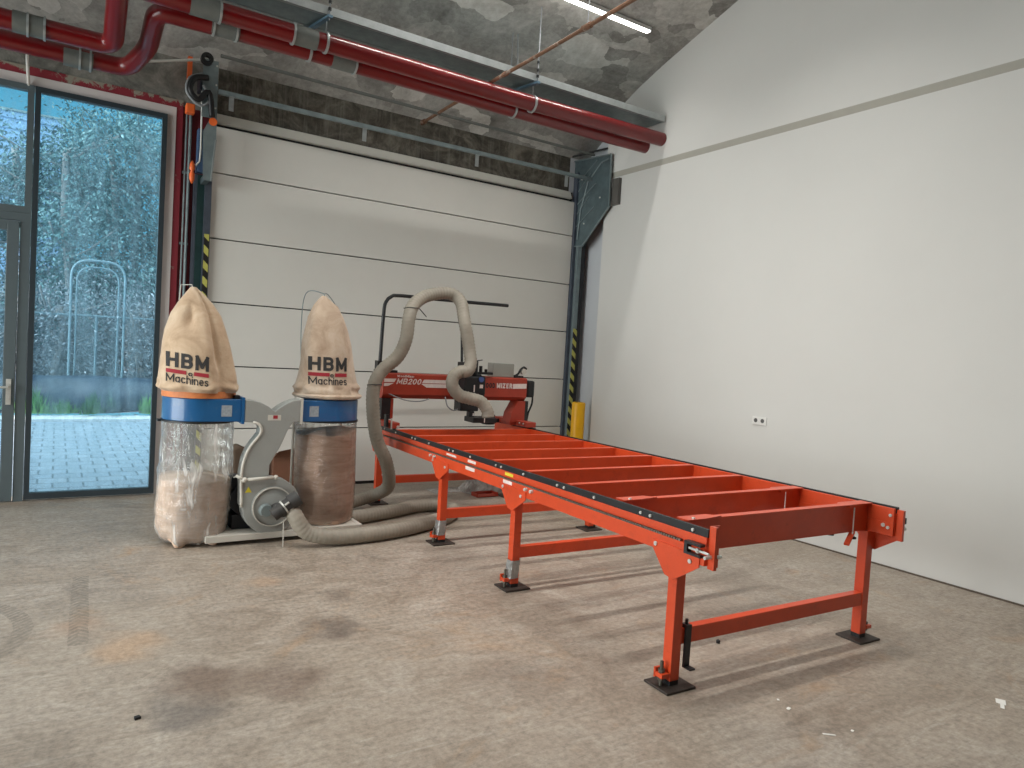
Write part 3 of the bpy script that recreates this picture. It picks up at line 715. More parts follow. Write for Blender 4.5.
mb = MB(); mb.tube(smoothpath([(1.12, 7.57, 4.14), (1.125, 7.57, 3.7), (1.12, 7.57, 3.3), (1.06, 7.58, 3.27)]), 0.009, 6); mb.build('pull_cord', CABLEW, t)
mb = MB(); mb.lathe([(0.004, 3.30), (0.022, 3.27), (0.026, 3.22), (0.012, 3.20), (0.026, 3.17), (0.024, 3.12), (0.006, 3.08)], (1.06, 7.58), 12); mb.build('pull_handle', ORPL, t, smooth=True)
MB().box((1.10, 7.57, 3.2), (1.165, 7.66, 3.62)).build('control_box', mat('blue_grey_cover', (58, 84, 116), 0.5), t, bevel=0.006)
mb = MB(); mb.cyl((1.018, 7.757, 0.0), (1.018, 7.757, 3.82), 0.009, 8); mb.cyl((1.052, 7.75, 0.0), (1.052, 7.75, 3.82), 0.014, 8)
for z in (0.4, 1.1, 1.8, 2.5, 3.2): mb.box((0.996, 7.745, z), (1.072, 7.778, z+0.02))
tag(mb.build('wall_conduit', GALV), 'pair of grey cable conduits running up the red pier', 'conduit')
mb = MB(); mb.tube(smoothpath([(0.30, 7.62, 4.06), (0.66, 7.60, 4.15), (1.18, 7.58, 4.30), (1.22, 7.6, 4.29)]), 0.013, 8)
tag(mb.build('white_conduit', CABLEW, smooth=True), 'thin white conduit crossing to the door motor under the ceiling', 'conduit')
mb = MB(); mb.cyl((-0.27, 7.74, 3.70), (-0.285, 7.66, 3.92), 0.013, 10); mb.cyl((-0.285, 7.66, 3.92), (-0.29, 7.62, 4.12), 0.013, 10)
tag(mb.build('cable_stub', CABLEW, smooth='auto'), 'short white pipe stub above the window mullion', 'pipe')

# ------------------------------------------------------------------ LED lamps
def lamp(y, x0, x1, z, label, k=1.0, group='LED strip lamps on the ceiling'):
    t = thing('strip_lamp', ((x0+x1)/2, y, z+0.05), label, 'ceiling lamp', group)
    MB().box((x0, y-0.032, z+0.012), (x1, y+0.032, z+0.05)).build('lamp_housing', LAMPH, t)
    MB().box((x0+0.01, y-0.028, z), (x1-0.01, y+0.028, z+0.0115)).build('diffuser', LEDM, t)
    mb = MB()
    for x in (x0+0.3, (x0+x1)/2, x1-0.3): mb.cyl((x, y, z+0.05), (x, y, ceil_z(y)), 0.004, 6)
    mb.each('suspension_wire', CABLEG, t)
    L = bpy.data.lights.new('lamp_light', 'AREA'); L.shape = 'RECTANGLE'; L.size = x1-x0-0.02; L.size_y = 0.056; L.energy = k*LAMP_POWER*(x1-x0)/3; L.color = (1.0, 0.975, 0.93); L.spread = math.radians(116)
    lo = bpy.data.objects.new('lamp_light', L); COL.objects.link(lo); lo.parent = t; lo.location = (0, 0, -0.055)
    return t
lamp(5.86, 2.2, 5.31, 5.175, 'long lit LED strip under the concrete ceiling near the white wall', 0.5)
lamp(3.90, 1.7, 4.7, 5.55, 'lit LED strip over the orange table, second row from the garage door', 1.35)
lamp(1.95, 1.2, 4.2, 5.8, 'lit LED strip above the near end of the orange table', 0.85)
lamp(3.90, -2.6, 0.5, 5.55, 'lit LED strip over the empty floor on the glazed side', 0.7)  # lamp out of view, added to brighten the garage door

# ------------------------------------------------------------------ pipes and tray
R = 0.077
def pipe_thing(name, path, label, loc):
    t = thing(name, loc, label, 'pipe')
    MB().tube(path, R, 20).build('pipe_run', PIPE, t, smooth='auto')
    return t
def bend(pts, rad=0.12, n=7):
    out = [Vector(pts[0])]
    for i in range(1, len(pts)-1):
        a, b, c = Vector(pts[i-1]), Vector(pts[i]), Vector(pts[i+1])
        d0 = (a-b).normalized(); d1 = (c-b).normalized(); r = min(rad, (a-b).length*0.49, (c-b).length*0.49)
        p0 = b+d0*r; p1 = b+d1*r
        for k in range(n+1):
            tt = k/n; out.append((1-tt)**2*p0+2*tt*(1-tt)*b+tt*tt*p1)
    out.append(Vector(pts[-1])); return out
ZP = 4.195
P1 = [(5.90, 6.175, 4.225), (3.8, 6.175, 4.195), (1.3, 6.175, 4.19), (0.315, 6.175, 4.19), (0.325, 6.90, 3.965), (-1.8, 6.90, 3.965)]
P2 = [(5.905, 6.45, 4.20), (3.8, 6.45, 4.19), (1.3, 6.45, 4.19), (0.60, 6.45, 4.175), (0.591, 7.0, 4.057), (0.47, 7.38, 3.965), (-1.8, 7.38, 3.955)]
p1 = pipe_thing('heating_pipe', bend(P1), 'red pipe nearest the viewer, running under the cable tray to the white wall', (2.5, 6.175, 4.1))
p2 = pipe_thing('heating_pipe', bend(P2), 'red pipe closer to the garage door, with the S bend above the glazing', (2.5, 6.45, 4.1))
def coupling(parent, x0, x1, y, z, rims):
    c = MB().ring((x0, y, z), (x1, y, z), R+0.006, R-0.01, 24).build('coupling', SLEEVE, parent, smooth='auto')
    mb = MB()
    for x in rims: mb.ring((x-0.008, y, z), (x+0.008, y, z), R+0.016, R, 24)
    mb.each('clamp_ring', GALVL, c, smooth='auto')
coupling(p1, 0.80, 1.02, 6.175, 4.19, (1.02,))
coupling(p1, 1.60, 1.80, 6.175, 4.19, (1.60,))
coupling(p2, 1.00, 1.22, 6.45, 4.19, (1.02, 1.20))
coupling(p2, 2.02, 2.24, 6.45, 4.19, (2.24,))
coupling(p1, -0.36, -0.14, 6.90, 3.965, (-0.26, -0.15))
coupling(p2, -0.02, 0.20, 7.38, 3.95, (0.10, 0.18))
tray = MB()
yb0, yb1, zt0, zt1 = 6.13, 6.47, 4.415, 4.475
tray.box((-2.5, yb0, zt0), (5.86, yb1, zt0+0.004)); tray.box((-2.5, yb0, zt0), (5.86, yb0+0.004, zt1)); tray.box((-2.5, yb1-0.004, zt0), (5.86, yb1, zt1))
tray.cur = 1  # lips and lamp-facing side coloured brighter to look lit
tray.box((-2.5, yb0-0.012, zt0-0.006), (5.87, yb0+0.02, zt0-0.001)); tray.box((-2.5, yb1-0.02, zt0-0.006), (5.87, yb1+0.012, zt0-0.001)); tray.box((-2.5, yb0-0.014, zt0-0.006), (5.87, yb0-0.001, zt1+0.004))
tray.cur = 0
tray.prism([(5.8601, yb0, zt0), (5.8601, yb1, zt0), (5.8601, yb1-0.08, zt1), (5.8601, yb0, zt1)], (0.015, 0, 0))
tag(tray.build('cable_tray', [GALV, GALVL]), 'long galvanised cable tray running above the two red pipes', 'cable tray')
hg = None
for i, (x, lab) in enumerate(((1.86, 'rod hanger with pipe rings under the middle of the cable tray'), (4.03, 'rod hanger with pipe rings nearer the white wall'), (0.0, 'rod hanger above the glazing at the far left'))):
    t = thing('pipe_hanger', (x, 6.1, 4.1), lab, 'pipe hanger', 'hangers of the red pipes')
    mb = MB(); mb.cyl((x+0.02, 6.10, 4.36), (x+0.02, 6.10, ceil_z(6.10)-0.001), 0.006, 8); mb.cyl((x-0.06, 6.50, 4.36), (x-0.06, 6.50, ceil_z(6.5)-0.001), 0.006, 8); mb.each('threaded_rod', CABLEG, t)
    mb = MB(); mb.beam((x+0.02, 6.07, 4.385), (x-0.06, 6.53, 4.385), 0.04, 0.022); mb.build('strut', mat('blue_grey_strut', (110, 140, 160), 0.4, metal=0.5), t)
    if i < 2:
        mb = MB(); mb.ring((x+0.01, 6.175, 4.193), (x+0.03, 6.175, 4.193), R+0.014, R, 24); mb.cyl((x+0.02, 6.175, 4.193+R), (x+0.02, 6.175, 4.39), 0.006, 8)
        mb.ring((x-0.05, 6.45, 4.19), (x-0.03, 6.45, 4.19), R+0.014, R, 24); mb.cyl((x-0.04, 6.45, 4.19+R), (x-0.04, 6.45, 4.39), 0.006, 8); mb.each('pipe_ring', GALVL, t, smooth='auto')
        mb = MB(); 
        for z in (4.44, 4.50, 4.58): mb.cyl((x+0.02, 6.10, z), (x+0.02, 6.10, z+0.025), 0.014, 6)
        mb.each('nut', BLACK, t)
mb = MB(); mb.cyl((4.03, 6.50, ceil_z(6.50)-0.003), (4.0, 6.40, 4.48), 0.007, 8)
tag(mb.build('loose_rod', CABLEG), 'thin loose threaded rod hanging from the concrete ceiling behind the tray', 'rod')
mb = MB(); mb.tube([(3.56, 7.775, 4.275), (3.565, 6.9, 4.297), (3.56, 5.3, 4.298), (3.545, 4.1, 4.30), (3.54, 2.2, 4.31)], 0.018, 10); mb.cyl((3.56, 7.70, 4.277), (3.56, 7.778, 4.277), 0.03, 10); mb.cyl((3.552, 4.62, 4.299), (3.552, 4.72, 4.299), 0.026, 10); mb.cyl((3.56, 5.9, 4.298), (3.56, 5.96, 4.298), 0.024, 10)
tag(mb.build('rusty_conduit', RUSTP, smooth='auto'), 'thin rusty pipe crossing under the tray and the lit lamp strip', 'pipe')
mb = MB(); mb.cyl((3.552, 4.66, 4.318), (3.552, 4.66, ceil_z(4.66)), 0.005, 6)
tag(mb.build('conduit_wire', CABLEG), 'thin wire holding the rusty pipe from the ceiling', 'wire')

# ------------------------------------------------------------------ wall socket and bollard
t = thing('wall_socket', (5.92, 4.53, 1.05), 'white double wall socket on the white wall', 'socket')
MB().box((5.908, 4.45, 1.045), (5.919, 4.62, 1.125)).build('cover_plate', SOCK, t, bevel=0.003)
mb = MB()
for y in (4.495, 4.575): mb.cyl((5.9055, y, 1.087), (5.9085, y, 1.087), 0.021, 16)
mb.each('outlet', SOCKD, t)
mb = MB(); mb.lathe([(0.088, 0), (0.088, 1.0), (0.083, 1.018), (0.07, 1.025)], (5.79, 7.28), 32)
tag(mb.build('bollard', YELLOW, smooth='auto'), 'yellow steel bollard standing in the corner by the garage door', 'bollard')

# ------------------------------------------------------------------ saw bed
TH = 0.04; ST, CT = math.sin(TH), math.cos(TH)
def T(u, v, z):
    zz = z - 0.006*u*min(1.0, max(0.0, z/0.84)) if z < 1.0 else z-0.005*u+0.012
    return (2.555+u*ST+v*CT, 2.25+u*CT-v*ST, zz)
def TB(): return MB(T)
bed = thing('saw_bed', (*T(2.2, 0.8, 0)[:2], 0), 'long orange steel saw table with nine crossbeams on eight legs', 'saw table')
BL = 4.80
def side(vo, s):
    """s=+1 left side (outer face at v=0), s=-1 mirrored"""
    q = lambda v: vo+s*v
    mb = TB(); f0 = -0.045 if s > 0 else 0.0; BL = 4.42 if s > 0 else 4.80
    mb.box((f0, q(0.0), 0.668), (BL, q(0.062), 0.745)); mb.box((f0, q(0.02), 0.745), (BL, q(0.062), 0.772)); mb.box((f0, q(0.006), 0.770), (BL, q(0.062), 0.801))
    mb.box((f0, q(0.045), 0.797), (BL, q(0.062), 0.818 if s > 0 else 0.832))
    sb = mb.build('side_beam', ORANGE, bed, bevel=0.002)
    mb = TB(); mb.box((f0, q(0.014), 0.801), (BL, q(0.03), 0.839)); rp = mb.build('rail_plate', BLACK, bed)
    mb = TB()
    u = 0.05; k = 0
    while u < BL-0.05:
        mb.cyl((u, q(0.007), 0.818), (u, q(0.0145), 0.818), 0.0085, 8); u += (0.30, 0.075, 0.40)[k % 3]; k += 1
    mb.each('bolt', CHROME, rp)
    mb = TB()
    n = 230
    for k in range(n):
        uu = 0.12+k*(BL-0.3)/n; mb.box((uu, q(0.002), 0.7455), (uu+0.011, q(0.018), 0.756))
    mb.build('chain', CHAIN, sb)['kind'] = 'stuff'
    return sb, rp
sbL, rpL = side(0.0, 1)
sbR, rpR = side(1.64, -1)
# crossbeams: C sections
for k in range(9):
    u = 0.165+0.482*k; mb = TB()
    v0, v1 = 0.0625, 1.5775
    mb.box((u-0.004, v0, 0.672), (u+0.004, v1, 0.828)); mb.box((u-0.004, v0, 0.826), (u+0.046, v1, 0.834)); mb.box((u-0.004, v0, 0.668), (u+0.046, v1, 0.676))
    cb = mb.build('crossbeam', ORANGE, bed, bevel=0.0015)
    if k < 2:
        mb = TB()
        mb.prism([(u-0.03, v0+0.0, 0.8345), (u+0.05, v0, 0.8345), (u+0.05, v0+0.20, 0.8345), (u-0.004, v0+0.26, 0.8345), (u-0.03, v0+0.12, 0.8345)], (0, 0, 0.006))
        mb.prism([(u-0.03, v1, 0.8345), (u+0.05, v1, 0.8345), (u+0.05, v1-0.22, 0.8345), (u-0.03, v1-0.36, 0.8345)], (0, 0, 0.006))
        mb.box((u-0.03, v1-0.22, 0.822), (u-0.0045, v1-0.1, 0.8344))
        mb.each('clamp_plate', ORANGE, cb)
        mb = TB(); mb.cyl((u-0.02, v1-0.16, 0.64), (u-0.02, v1-0.16, 0.838), 0.004, 8)
        mb.cyl((u-0.015, v0+0.05, 0.8406), (u-0.015, v0+0.05, 0.848), 0.009, 8); mb.each('clamp_bolt', CHROME, cb)
        mb = TB(); mb.lathe([(0.022, 0.634), (0.022, 0.644)], (u-0.02, v1-0.16), 12); mb.lathe([(0.022, 0.655), (0.022, 0.6675)], (u+0.03, v1-0.30), 12); mb.each('rubber_pad', RUBBER, cb)
        mb = TB(); mb.beam((u-0.045, v1-0.25, 0.612), (u-0.005, v1-0.14, 0.668), 0.03, 0.012); mb.build('clamp_lever', ORANGE, cb)
# end plates
mb = TB(); mb.box((-0.085, 0.022, 0.655), (-0.0455, 0.04, 0.856)); mb.box((-0.052, 0.0405, 0.655), (-0.0455, 0.085, 0.856)); ep = mb.build('end_plate', ORANGE, bed)
mb = TB(); mb.cyl((-0.065, -0.02, 0.715), (-0.065, 0.0215, 0.715), 0.009, 8); mb.cyl((-0.075, 0.041, 0.715), (-0.075, 0.075, 0.715), 0.009, 8); mb.each('bolt', CHROME, ep)
mb = TB(); mb.box((-0.04, 1.605, 0.645), (-0.0005, 1.625, 0.826)); ep = mb.build('end_plate', ORANGE, bed)
mb = TB(); mb.cyl((-0.025, 1.6255, 0.715), (-0.025, 1.655, 0.715), 0.011, 8); mb.cyl((0.06, 1.572, 0.725), (0.06, 1.5775, 0.725), 0.012, 8); mb.cyl((0.02, 1.572, 0.79), (0.02, 1.5775, 0.79), 0.010, 8); mb.cyl((0.03, 1.572, 0.715), (0.03, 1.5775, 0.715), 0.010, 8); mb.each('bolt', CHROME, ep)
# chain tensioner at the near left corner
mb = TB(); mb.box((-0.045, -0.03, 0.708), (0.06, -0.0005, 0.72)); mb.box((-0.045, -0.03, 0.758), (0.06, -0.0005, 0.77)); mb.box((0.04, -0.03, 0.72), (0.06, -0.0005, 0.758)); ten = mb.build('chain_tensioner', BLACK, bed)
mb = TB(); mb.cyl((-0.09, -0.02, 0.738), (0.035, -0.02, 0.738), 0.006, 8); mb.cyl((-0.03, -0.02, 0.738), (-0.015, -0.02, 0.738), 0.013, 6); mb.build('tension_bolt', CHROME, ten)
mb = TB(); mb.box((-0.035, 1.6255, 0.745), (-0.008, 1.65, 0.78)); mb.build('end_stop', BLACK, bed)
# legs
LU = (0.17, 1.72, 2.90, 4.45)
for k, u in enumerate(LU):
    for s, vc in ((1, 0.05), (-1, 1.59)):
        h = 0.030
        mb = TB(); mb.box((u-h, vc-h, 0.035), (u+h, vc+h, 0.668)); lg = mb.build('leg', ORANGE, bed, bevel=0.003)
        vo = 0.0 if s > 0 else 1.64
        mb = TB()
        for vv in ((vo-0.007*s, vo-0.0005*s),):
            mb.prism([(u-0.19, vv[0], 0.655), (u-0.19, vv[0], 0.705), (u+0.135, vv[0], 0.715), (u+0.135, vv[0], 0.682), (u+0.032, vv[0], 0.56), (u-0.03, vv[0], 0.55)], (0, vv[1]-vv[0], 0))
        gs = mb.build('gusset', ORANGE, lg)
        mb = TB(); mb.box((u-0.029, vo-0.0005*s, 0.555), (u+0.029, vo+0.0195*s, 0.668)); mb.build('leg_shim', ORANGE, gs)
        mb = TB()
        for du, z in ((-0.135, 0.672), (0.105, 0.696)): mb.cyl((u+du, vo-0.014*s, z), (u+du, vo-0.0065*s, z), 0.011, 10)
        mb.each('bolt', CHROME, gs, smooth='auto')
        mb = TB(); mb.box((u-0.085, vc-0.095, 0.0), (u+0.085, vc+0.095, 0.012)); mb.build('foot_plate', PLATE, lg, bevel=0.002)
        mb = TB(); mb.box((u-0.028, vc-0.028, 0.012), (u+0.028, vc+0.028, 0.036)); mb.build('foot_post', BLACK, lg)
        mb = TB(); mb.box((u-0.03, vc-s*0.036, 0.058), (u+0.03, vc-s*0.085, 0.078)); mb.box((u+0.018, vc-s*0.036, 0.05), (u+0.03, vc-s*0.085, 0.098)); fb = mb.build('foot_bracket', ORANGE, lg)
        mb = TB(); mb.cyl((u, vc-s*0.062, 0.012), (u, vc-s*0.062, 0.135), 0.009, 8); mb.cyl((u, vc-s*0.062, 0.0785), (u, vc-s*0.062, 0.094), 0.017, 6); mb.cyl((u, vc-s*0.062, 0.04), (u, vc-s*0.062, 0.0575), 0.017, 6); mb.build('levelling_bolt', mat('dull_steel_bolt', (96, 92, 82), 0.5, metal=0.4) if k == 0 and s > 0 else bpy.data.materials['dull_steel_bolt'], fb)
        if s > 0 and k in (1, 2):
            rnd = random.Random(k); mb = TB(); vs = []; n = 20; m = 9
            for j in range(m):
                z = 0.075+0.125*j/(m-1)
                for i in range(n):
                    a = 2*math.pi*i/n; ca, sa = math.cos(a), math.sin(a); q = 0.036/max(abs(ca), abs(sa)); q *= 1+0.10*rnd.random()
                    vs.append((u+q*ca, vc+q*sa-0.012*(1-j/(m-1)), z))
            mb.add(vs, [(j*n+i, j*n+(i+1)%n, (j+1)*n+(i+1)%n, (j+1)*n+i) for j in range(m-1) for i in range(n)])
            mb.build('tape_wrap', TAPE, lg, label='crumpled silver tape')
    mb = TB(); mb.box((u-0.025, 0.0805, 0.212), (u+0.025, 1.5595, 0.292)); mb.build('cross_tube', ORANGE, bed, bevel=0.003)
# black strut hanging behind the near left leg
mb = TB(); mb.box((0.13, 0.10, 0.095), (0.1445, 0.135, 0.30)); mb.box((0.09, 0.10, 0.095), (0.1445, 0.135, 0.103)); mb.box((0.13, 0.10, 0.2925), (0.17, 0.135, 0.31)); mb.cyl((0.15, 0.117, 0.31), (0.15, 0.117, 0.335), 0.008, 8)
mb.build('hanging_bracket', BLACK, bed)
# stickers on the left side beam
for a, b, z0, z1, m_, lab in ((2.27, 2.40, 0.774, 0.795, WPRINT, 'white sticker'), (2.27, 2.42, 0.715, 0.742, WPRINT, 'white sticker'), (2.60, 2.78, 0.774, 0.790, WPRINT, 'faded white sticker'), (1.72, 1.83, 0.774, 0.795, YSTICK, 'yellow sticker'), (1.72, 1.84, 0.718, 0.742, WPRINT, 'white sticker')):
    mb = TB(); mb.box((a, 0.0045 if z0 > 0.77 else -0.0015, z0), (b, 0.0055 if z0 > 0.77 else -0.0005, z1)); mb.build('sticker', m_, sbL, label=lab)
mb = TB()
for uu in (1.46, 1.53, 2.98, 3.06): mb.cyl((uu, -0.02, 0.728), (uu, -0.0005, 0.728), 0.012, 8)
mb.each('beam_bolt', CHROME, sbL)

# ------------------------------------------------------------------ gantry with saw head
ga = thing('saw_gantry', (*T(3.95, 0.8, 0)[:2], 0.82), 'red and white gantry carrying the saw head across the far end of the table', 'saw gantry')
U0, U1 = 3.86, 4.06
def G(u, v, z):
    """gantry frame: sits over the bed at its far end, a little larger than its drawing units"""
    uu = 4.245+(u-3.86)*1.062; vv = 0.152+v*1.062; zz = 1.6+(z-1.6)*1.062
    return (2.555+uu*ST+vv*CT, 2.25+uu*CT-vv*ST, zz-0.002)
def TG(): return MB(G)
mb = TG(); mb.prism([(U0, -0.16, 1.165), (U0, -0.16, 1.352), (U0+0.02, -0.16, 1.362), (U1, -0.16, 1.362), (U1, -0.16, 1.125), (U0+0.04, -0.16, 1.125)], (0, 1.565, 0))
gb = mb.build('gantry_beam', ORANGE2, ga)
def strip(poly, m_, name, d=0.002, lab=None):
    mb = TG(); mb.prism([(U0-d, v, z) for v, z in poly], (0.0015, 0, 0)); return mb.build(name, m_, gb, label=lab)
strip([(-0.155, 1.278), (-0.155, 1.31), (-0.035, 1.312), (-0.055, 1.28)], WPRINT, 'white_stripe')
strip([(-0.155, 1.24), (-0.155, 1.268), (-0.06, 1.27), (-0.115, 1.242)], WPRINT, 'white_stripe')
strip([(0.225, 1.278), (0.245, 1.312), (0.60, 1.314), (0.60, 1.28)], WPRINT, 'white_stripe')
strip([(0.215, 1.272), (0.275, 1.236), (0.60, 1.238), (0.60, 1.274)], WPRINT, 'white_stripe')
strip([(1.235, 1.25), (1.235, 1.30), (1.40, 1.306), (1.40, 1.256)], WPRINT, 'white_stripe')
def tx(v0, z0, d=0.003): return lambda x, y: (U0-d, v0+x, z0+y)
TG().text('MB200', 0.054, tx(-0.035, 1.262), weight=0.17, sx=1.14, shear=0.25).build('model_lettering', WPRINT, gb, label='white letters MB200')
TG().text('WoodMizer', 0.022, tx(-0.03, 1.327), weight=0.2, sx=1.3).build('maker_lettering', WPRINT, gb, label='small white letters')
TG().text('MIZER', 0.052, tx(1.045, 1.252), weight=0.26, sx=0.95).build('maker_lettering', WPRINT, gb, label='white letters MIZER')
TG().text('WOOD', 0.052, tx(0.87, 1.251), weight=0.22, sx=0.80).build('maker_lettering', INK, gb, label='dark letters WOOD')
# right column and carriage
mb = TG(); mb.prism([(U0+0.005, 1.225, 0.905), (U0+0.005, 1.245, 1.0), (U0+0.005, 1.315, 1.124), (U0+0.005, 1.40, 1.124), (U0+0.005, 1.40, 0.905)], (0.16, 0, 0)); mb.build('gantry_column', ORANGE2, ga)
mb = TG(); mb.box((U0+0.01, 1.401, 0.91), (U1-0.03, 1.44, 1.124)); mb.build('column_side', BLACK, ga)  # black box stands for the shaded side of the column
mb = TB(); mb.box((4.03, 1.535, 0.850), (4.75, 1.655, 0.905)); mb.box((4.26, 1.46, 0.852), (4.45, 1.534, 0.9)); cg = mb.build('carriage', ORANGE2, ga, bevel=0.004)
mb = TB()
for uu in (4.09, 4.17, 4.28, 4.40, 4.52): mb.cyl((uu, 1.525, 0.885), (uu, 1.5345, 0.885), 0.009, 8)
mb.each('bolt', CHROME, cg)
mb = TB(); mb.box((3.98, 1.60, 0.8405), (4.75, 1.625, 0.8495)); mb.box((4.62, 1.45, 0.842), (4.70, 1.53, 0.885)); mb.build('wheel_guard', BLACK, cg)
# left column and carriage
mb = TG(); mb.box((U0+0.02, -0.16, 0.93), (U1-0.04, -0.072, 1.124)); mb.build('gantry_column', BLACK, ga)  # left column coloured black for the shade on its front
mb = TG(); mb.box((U0+0.02, -0.071, 0.93), (U1-0.04, -0.045, 1.124)); mb.build('column_cover', ORANGE2, ga)
mb = TB(); mb.box((3.98, -0.03, 0.850), (4.40, 0.07, 0.905)); mb.build('carriage', ORANGE2, ga, bevel=0.004)
mb = TB(); mb.box((3.98, 0.005, 0.8405), (4.40, 0.035, 0.8495)); mb.box((4.02, -0.055, 0.86), (4.08, -0.0305, 0.98)); mb.build('wheel_guard', BLACK, ga)
mb = TB(); mb.cyl((3.97, -0.02, 0.845), (3.97, -0.02, 0.95), 0.008, 8); mb.cyl((3.965, 0.05, 0.865), (3.9795, 0.05, 0.865), 0.014, 10); mb.each('adjuster_bolt', CHROME, ga)
# end cap and cable
mb = TG(); mb.box((U0-0.01, 1.406, 1.165), (U1, 1.50, 1.34)); mb.build('motor_cover', BLACKP, ga, bevel=0.02)
mb = TG(); mb.tube(smoothpath([(U0+0.03, 1.50, 1.18), (U0+0.03, 1.50, 1.10), (U0+0.03, 1.46, 1.0), (U0+0.03, 1.445, 0.91)]), 0.010, 8); mb.build('power_cable', BLACKP, ga, smooth=True)
mb = TG(); mb.tube(smoothpath([(U0+0.01, -0.13, 1.18), (U0-0.02, 0.05, 1.115), (U0-0.02, 0.2, 1.105), (U0-0.02, 0.30, 1.13)]), 0.006, 6); mb.build('thin_cable', CABLEG, ga, smooth=True)
# top: electric box, chain take-up, belt
mb = TG(); mb.box((U0+0.05, 1.02, 1.363), (U0+0.17, 1.27, 1.505)); mb.build('switch_box', BOXG, ga, bevel=0.006)
mb = TG(); mb.cyl((U0+0.06, 1.40, 1.43), (U0+0.10, 1.40, 1.43), 0.030, 20); mb.build('cable_reel', CREAM, ga, smooth='auto')
mb = TG(); mb.tube(smoothpath([(U0+0.07, 1.27, 1.372), (U0+0.07, 1.33, 1.40), (U0+0.07, 1.36, 1.45), (U0+0.07, 1.40, 1.475), (U0+0.07, 1.43, 1.455)]), 0.012, 8); mb.box((U0+0.04, 1.28, 1.363), (U0+0.12, 1.38, 1.385)); mb.build('belt_loop', BLACKP, ga, smooth='auto')
# saw head
hd = TG(); hd.box((U0-0.16, 0.60, 1.19), (U0-0.004, 0.83, 1.365)); hd.box((U0-0.10, 0.83, 1.15), (U0-0.004, 0.86, 1.37)); hd.box((U0-0.06, 0.62, 1.3655), (U0+0.04, 0.84, 1.385))
head = hd.build('saw_head', BLACKP, ga, bevel=0.012)
mb = TG(); mb.box((U0-0.12, 0.60, 1.385), (U0+0.02, 0.72, 1.50)); mb.cyl((U0-0.05, 0.76, 1.385), (U0-0.05, 0.76, 1.52), 0.03, 14); mb.box((U0-0.03, 0.80, 1.385), (U0+0.03, 0.98, 1.41)); mb.cyl((U0-0.02, 0.84, 1.41), (U0-0.02, 0.84, 1.47), 0.018, 10); mb.cyl((U0-0.02, 0.90, 1.41), (U0-0.02, 0.90, 1.44), 0.016, 10); mb.beam((U0-0.05, 0.72, 1.51), (U0-0.05, 0.84, 1.53), 0.012, 0.01)
mb.build('head_motor', BLACKP, head, bevel=0.006)
mb = TG(); mb.box((U0-0.17, 0.56, 1.03), (U0-0.03, 0.76, 1.15)); mb.box((U0-0.12, 0.62, 1.10), (U0-0.06, 0.74, 1.1895)); mb.box((U0-0.17, 0.665, 0.96), (U0-0.10, 0.72, 1.03)); mb.build('lower_housing', BLACK, head, bevel=0.008)
mb = TG(); mb.box((U0-0.26, 0.665, 0.925), (U0-0.06, 0.92, 0.975)); mb.cyl((U0-0.16, 0.88, 0.905), (U0-0.16, 0.88, 1.0), 0.068, 20); mb.build('chip_hood', BLACK, head, bevel=0.006)
mb = TG(); mb.box((U0-0.163, 0.70, 1.215), (U0-0.1605, 0.712, 1.285)); mb.box((U0-0.163, 0.765, 1.255), (U0-0.1605, 0.80, 1.29)); mb.box((U0-0.172, 0.70, 0.985), (U0-0.1705, 0.712, 1.01)); mb.box((U0-0.262, 0.78, 0.93), (U0-0.2605, 0.79, 0.97)); mb.build('head_marking', WPRINT, head)
mb = TG(); mb.cyl((U0-0.175, 0.775, 1.34), (U0-0.16, 0.775, 1.34), 0.026, 18); mb.build('blue_knob', mat('blue_label', (60, 84, 140), 0.5), head)
mb = TG(); mb.tube(smoothpath([(U0-0.12, 0.60, 1.06), (U0-0.12, 0.52, 1.03), (U0-0.12, 0.45, 1.07), (U0-0.10, 0.43, 1.16)]), 0.006, 6); mb.build('thin_cable', CABLEG, head, smooth=True)
# hose boom
bx = lambda x, z, y=6.27: (x*1.062, y*1.062, 1.6+(z-1.6)*1.062)
mb = MB(); mb.tube(smoothpath([bx(2.565, 1.37), bx(2.568, 1.46), bx(2.580, 1.90), bx(2.595, 2.02), bx(2.65, 2.08), bx(2.75, 2.097), bx(3.3, 2.10), bx(3.96, 2.108)], 0.04), 0.018, 12); mb.build('hose_boom', BLACK, ga, smooth='auto')
mb = MB(); mb.box((2.69, 6.56, 1.347), (2.88, 6.72, 1.372)); mb.box((2.69, 6.62, 1.372), (2.77, 6.70, 1.46)); mb.build('boom_socket', BLACK, ga)
mb = MB(); mb.tube([bx(3.417, 2.10), bx(3.42, 1.75, 6.25), bx(3.43, 1.36, 6.22)], 0.014, 8); mb.build('boom_stay', BLACK, ga)

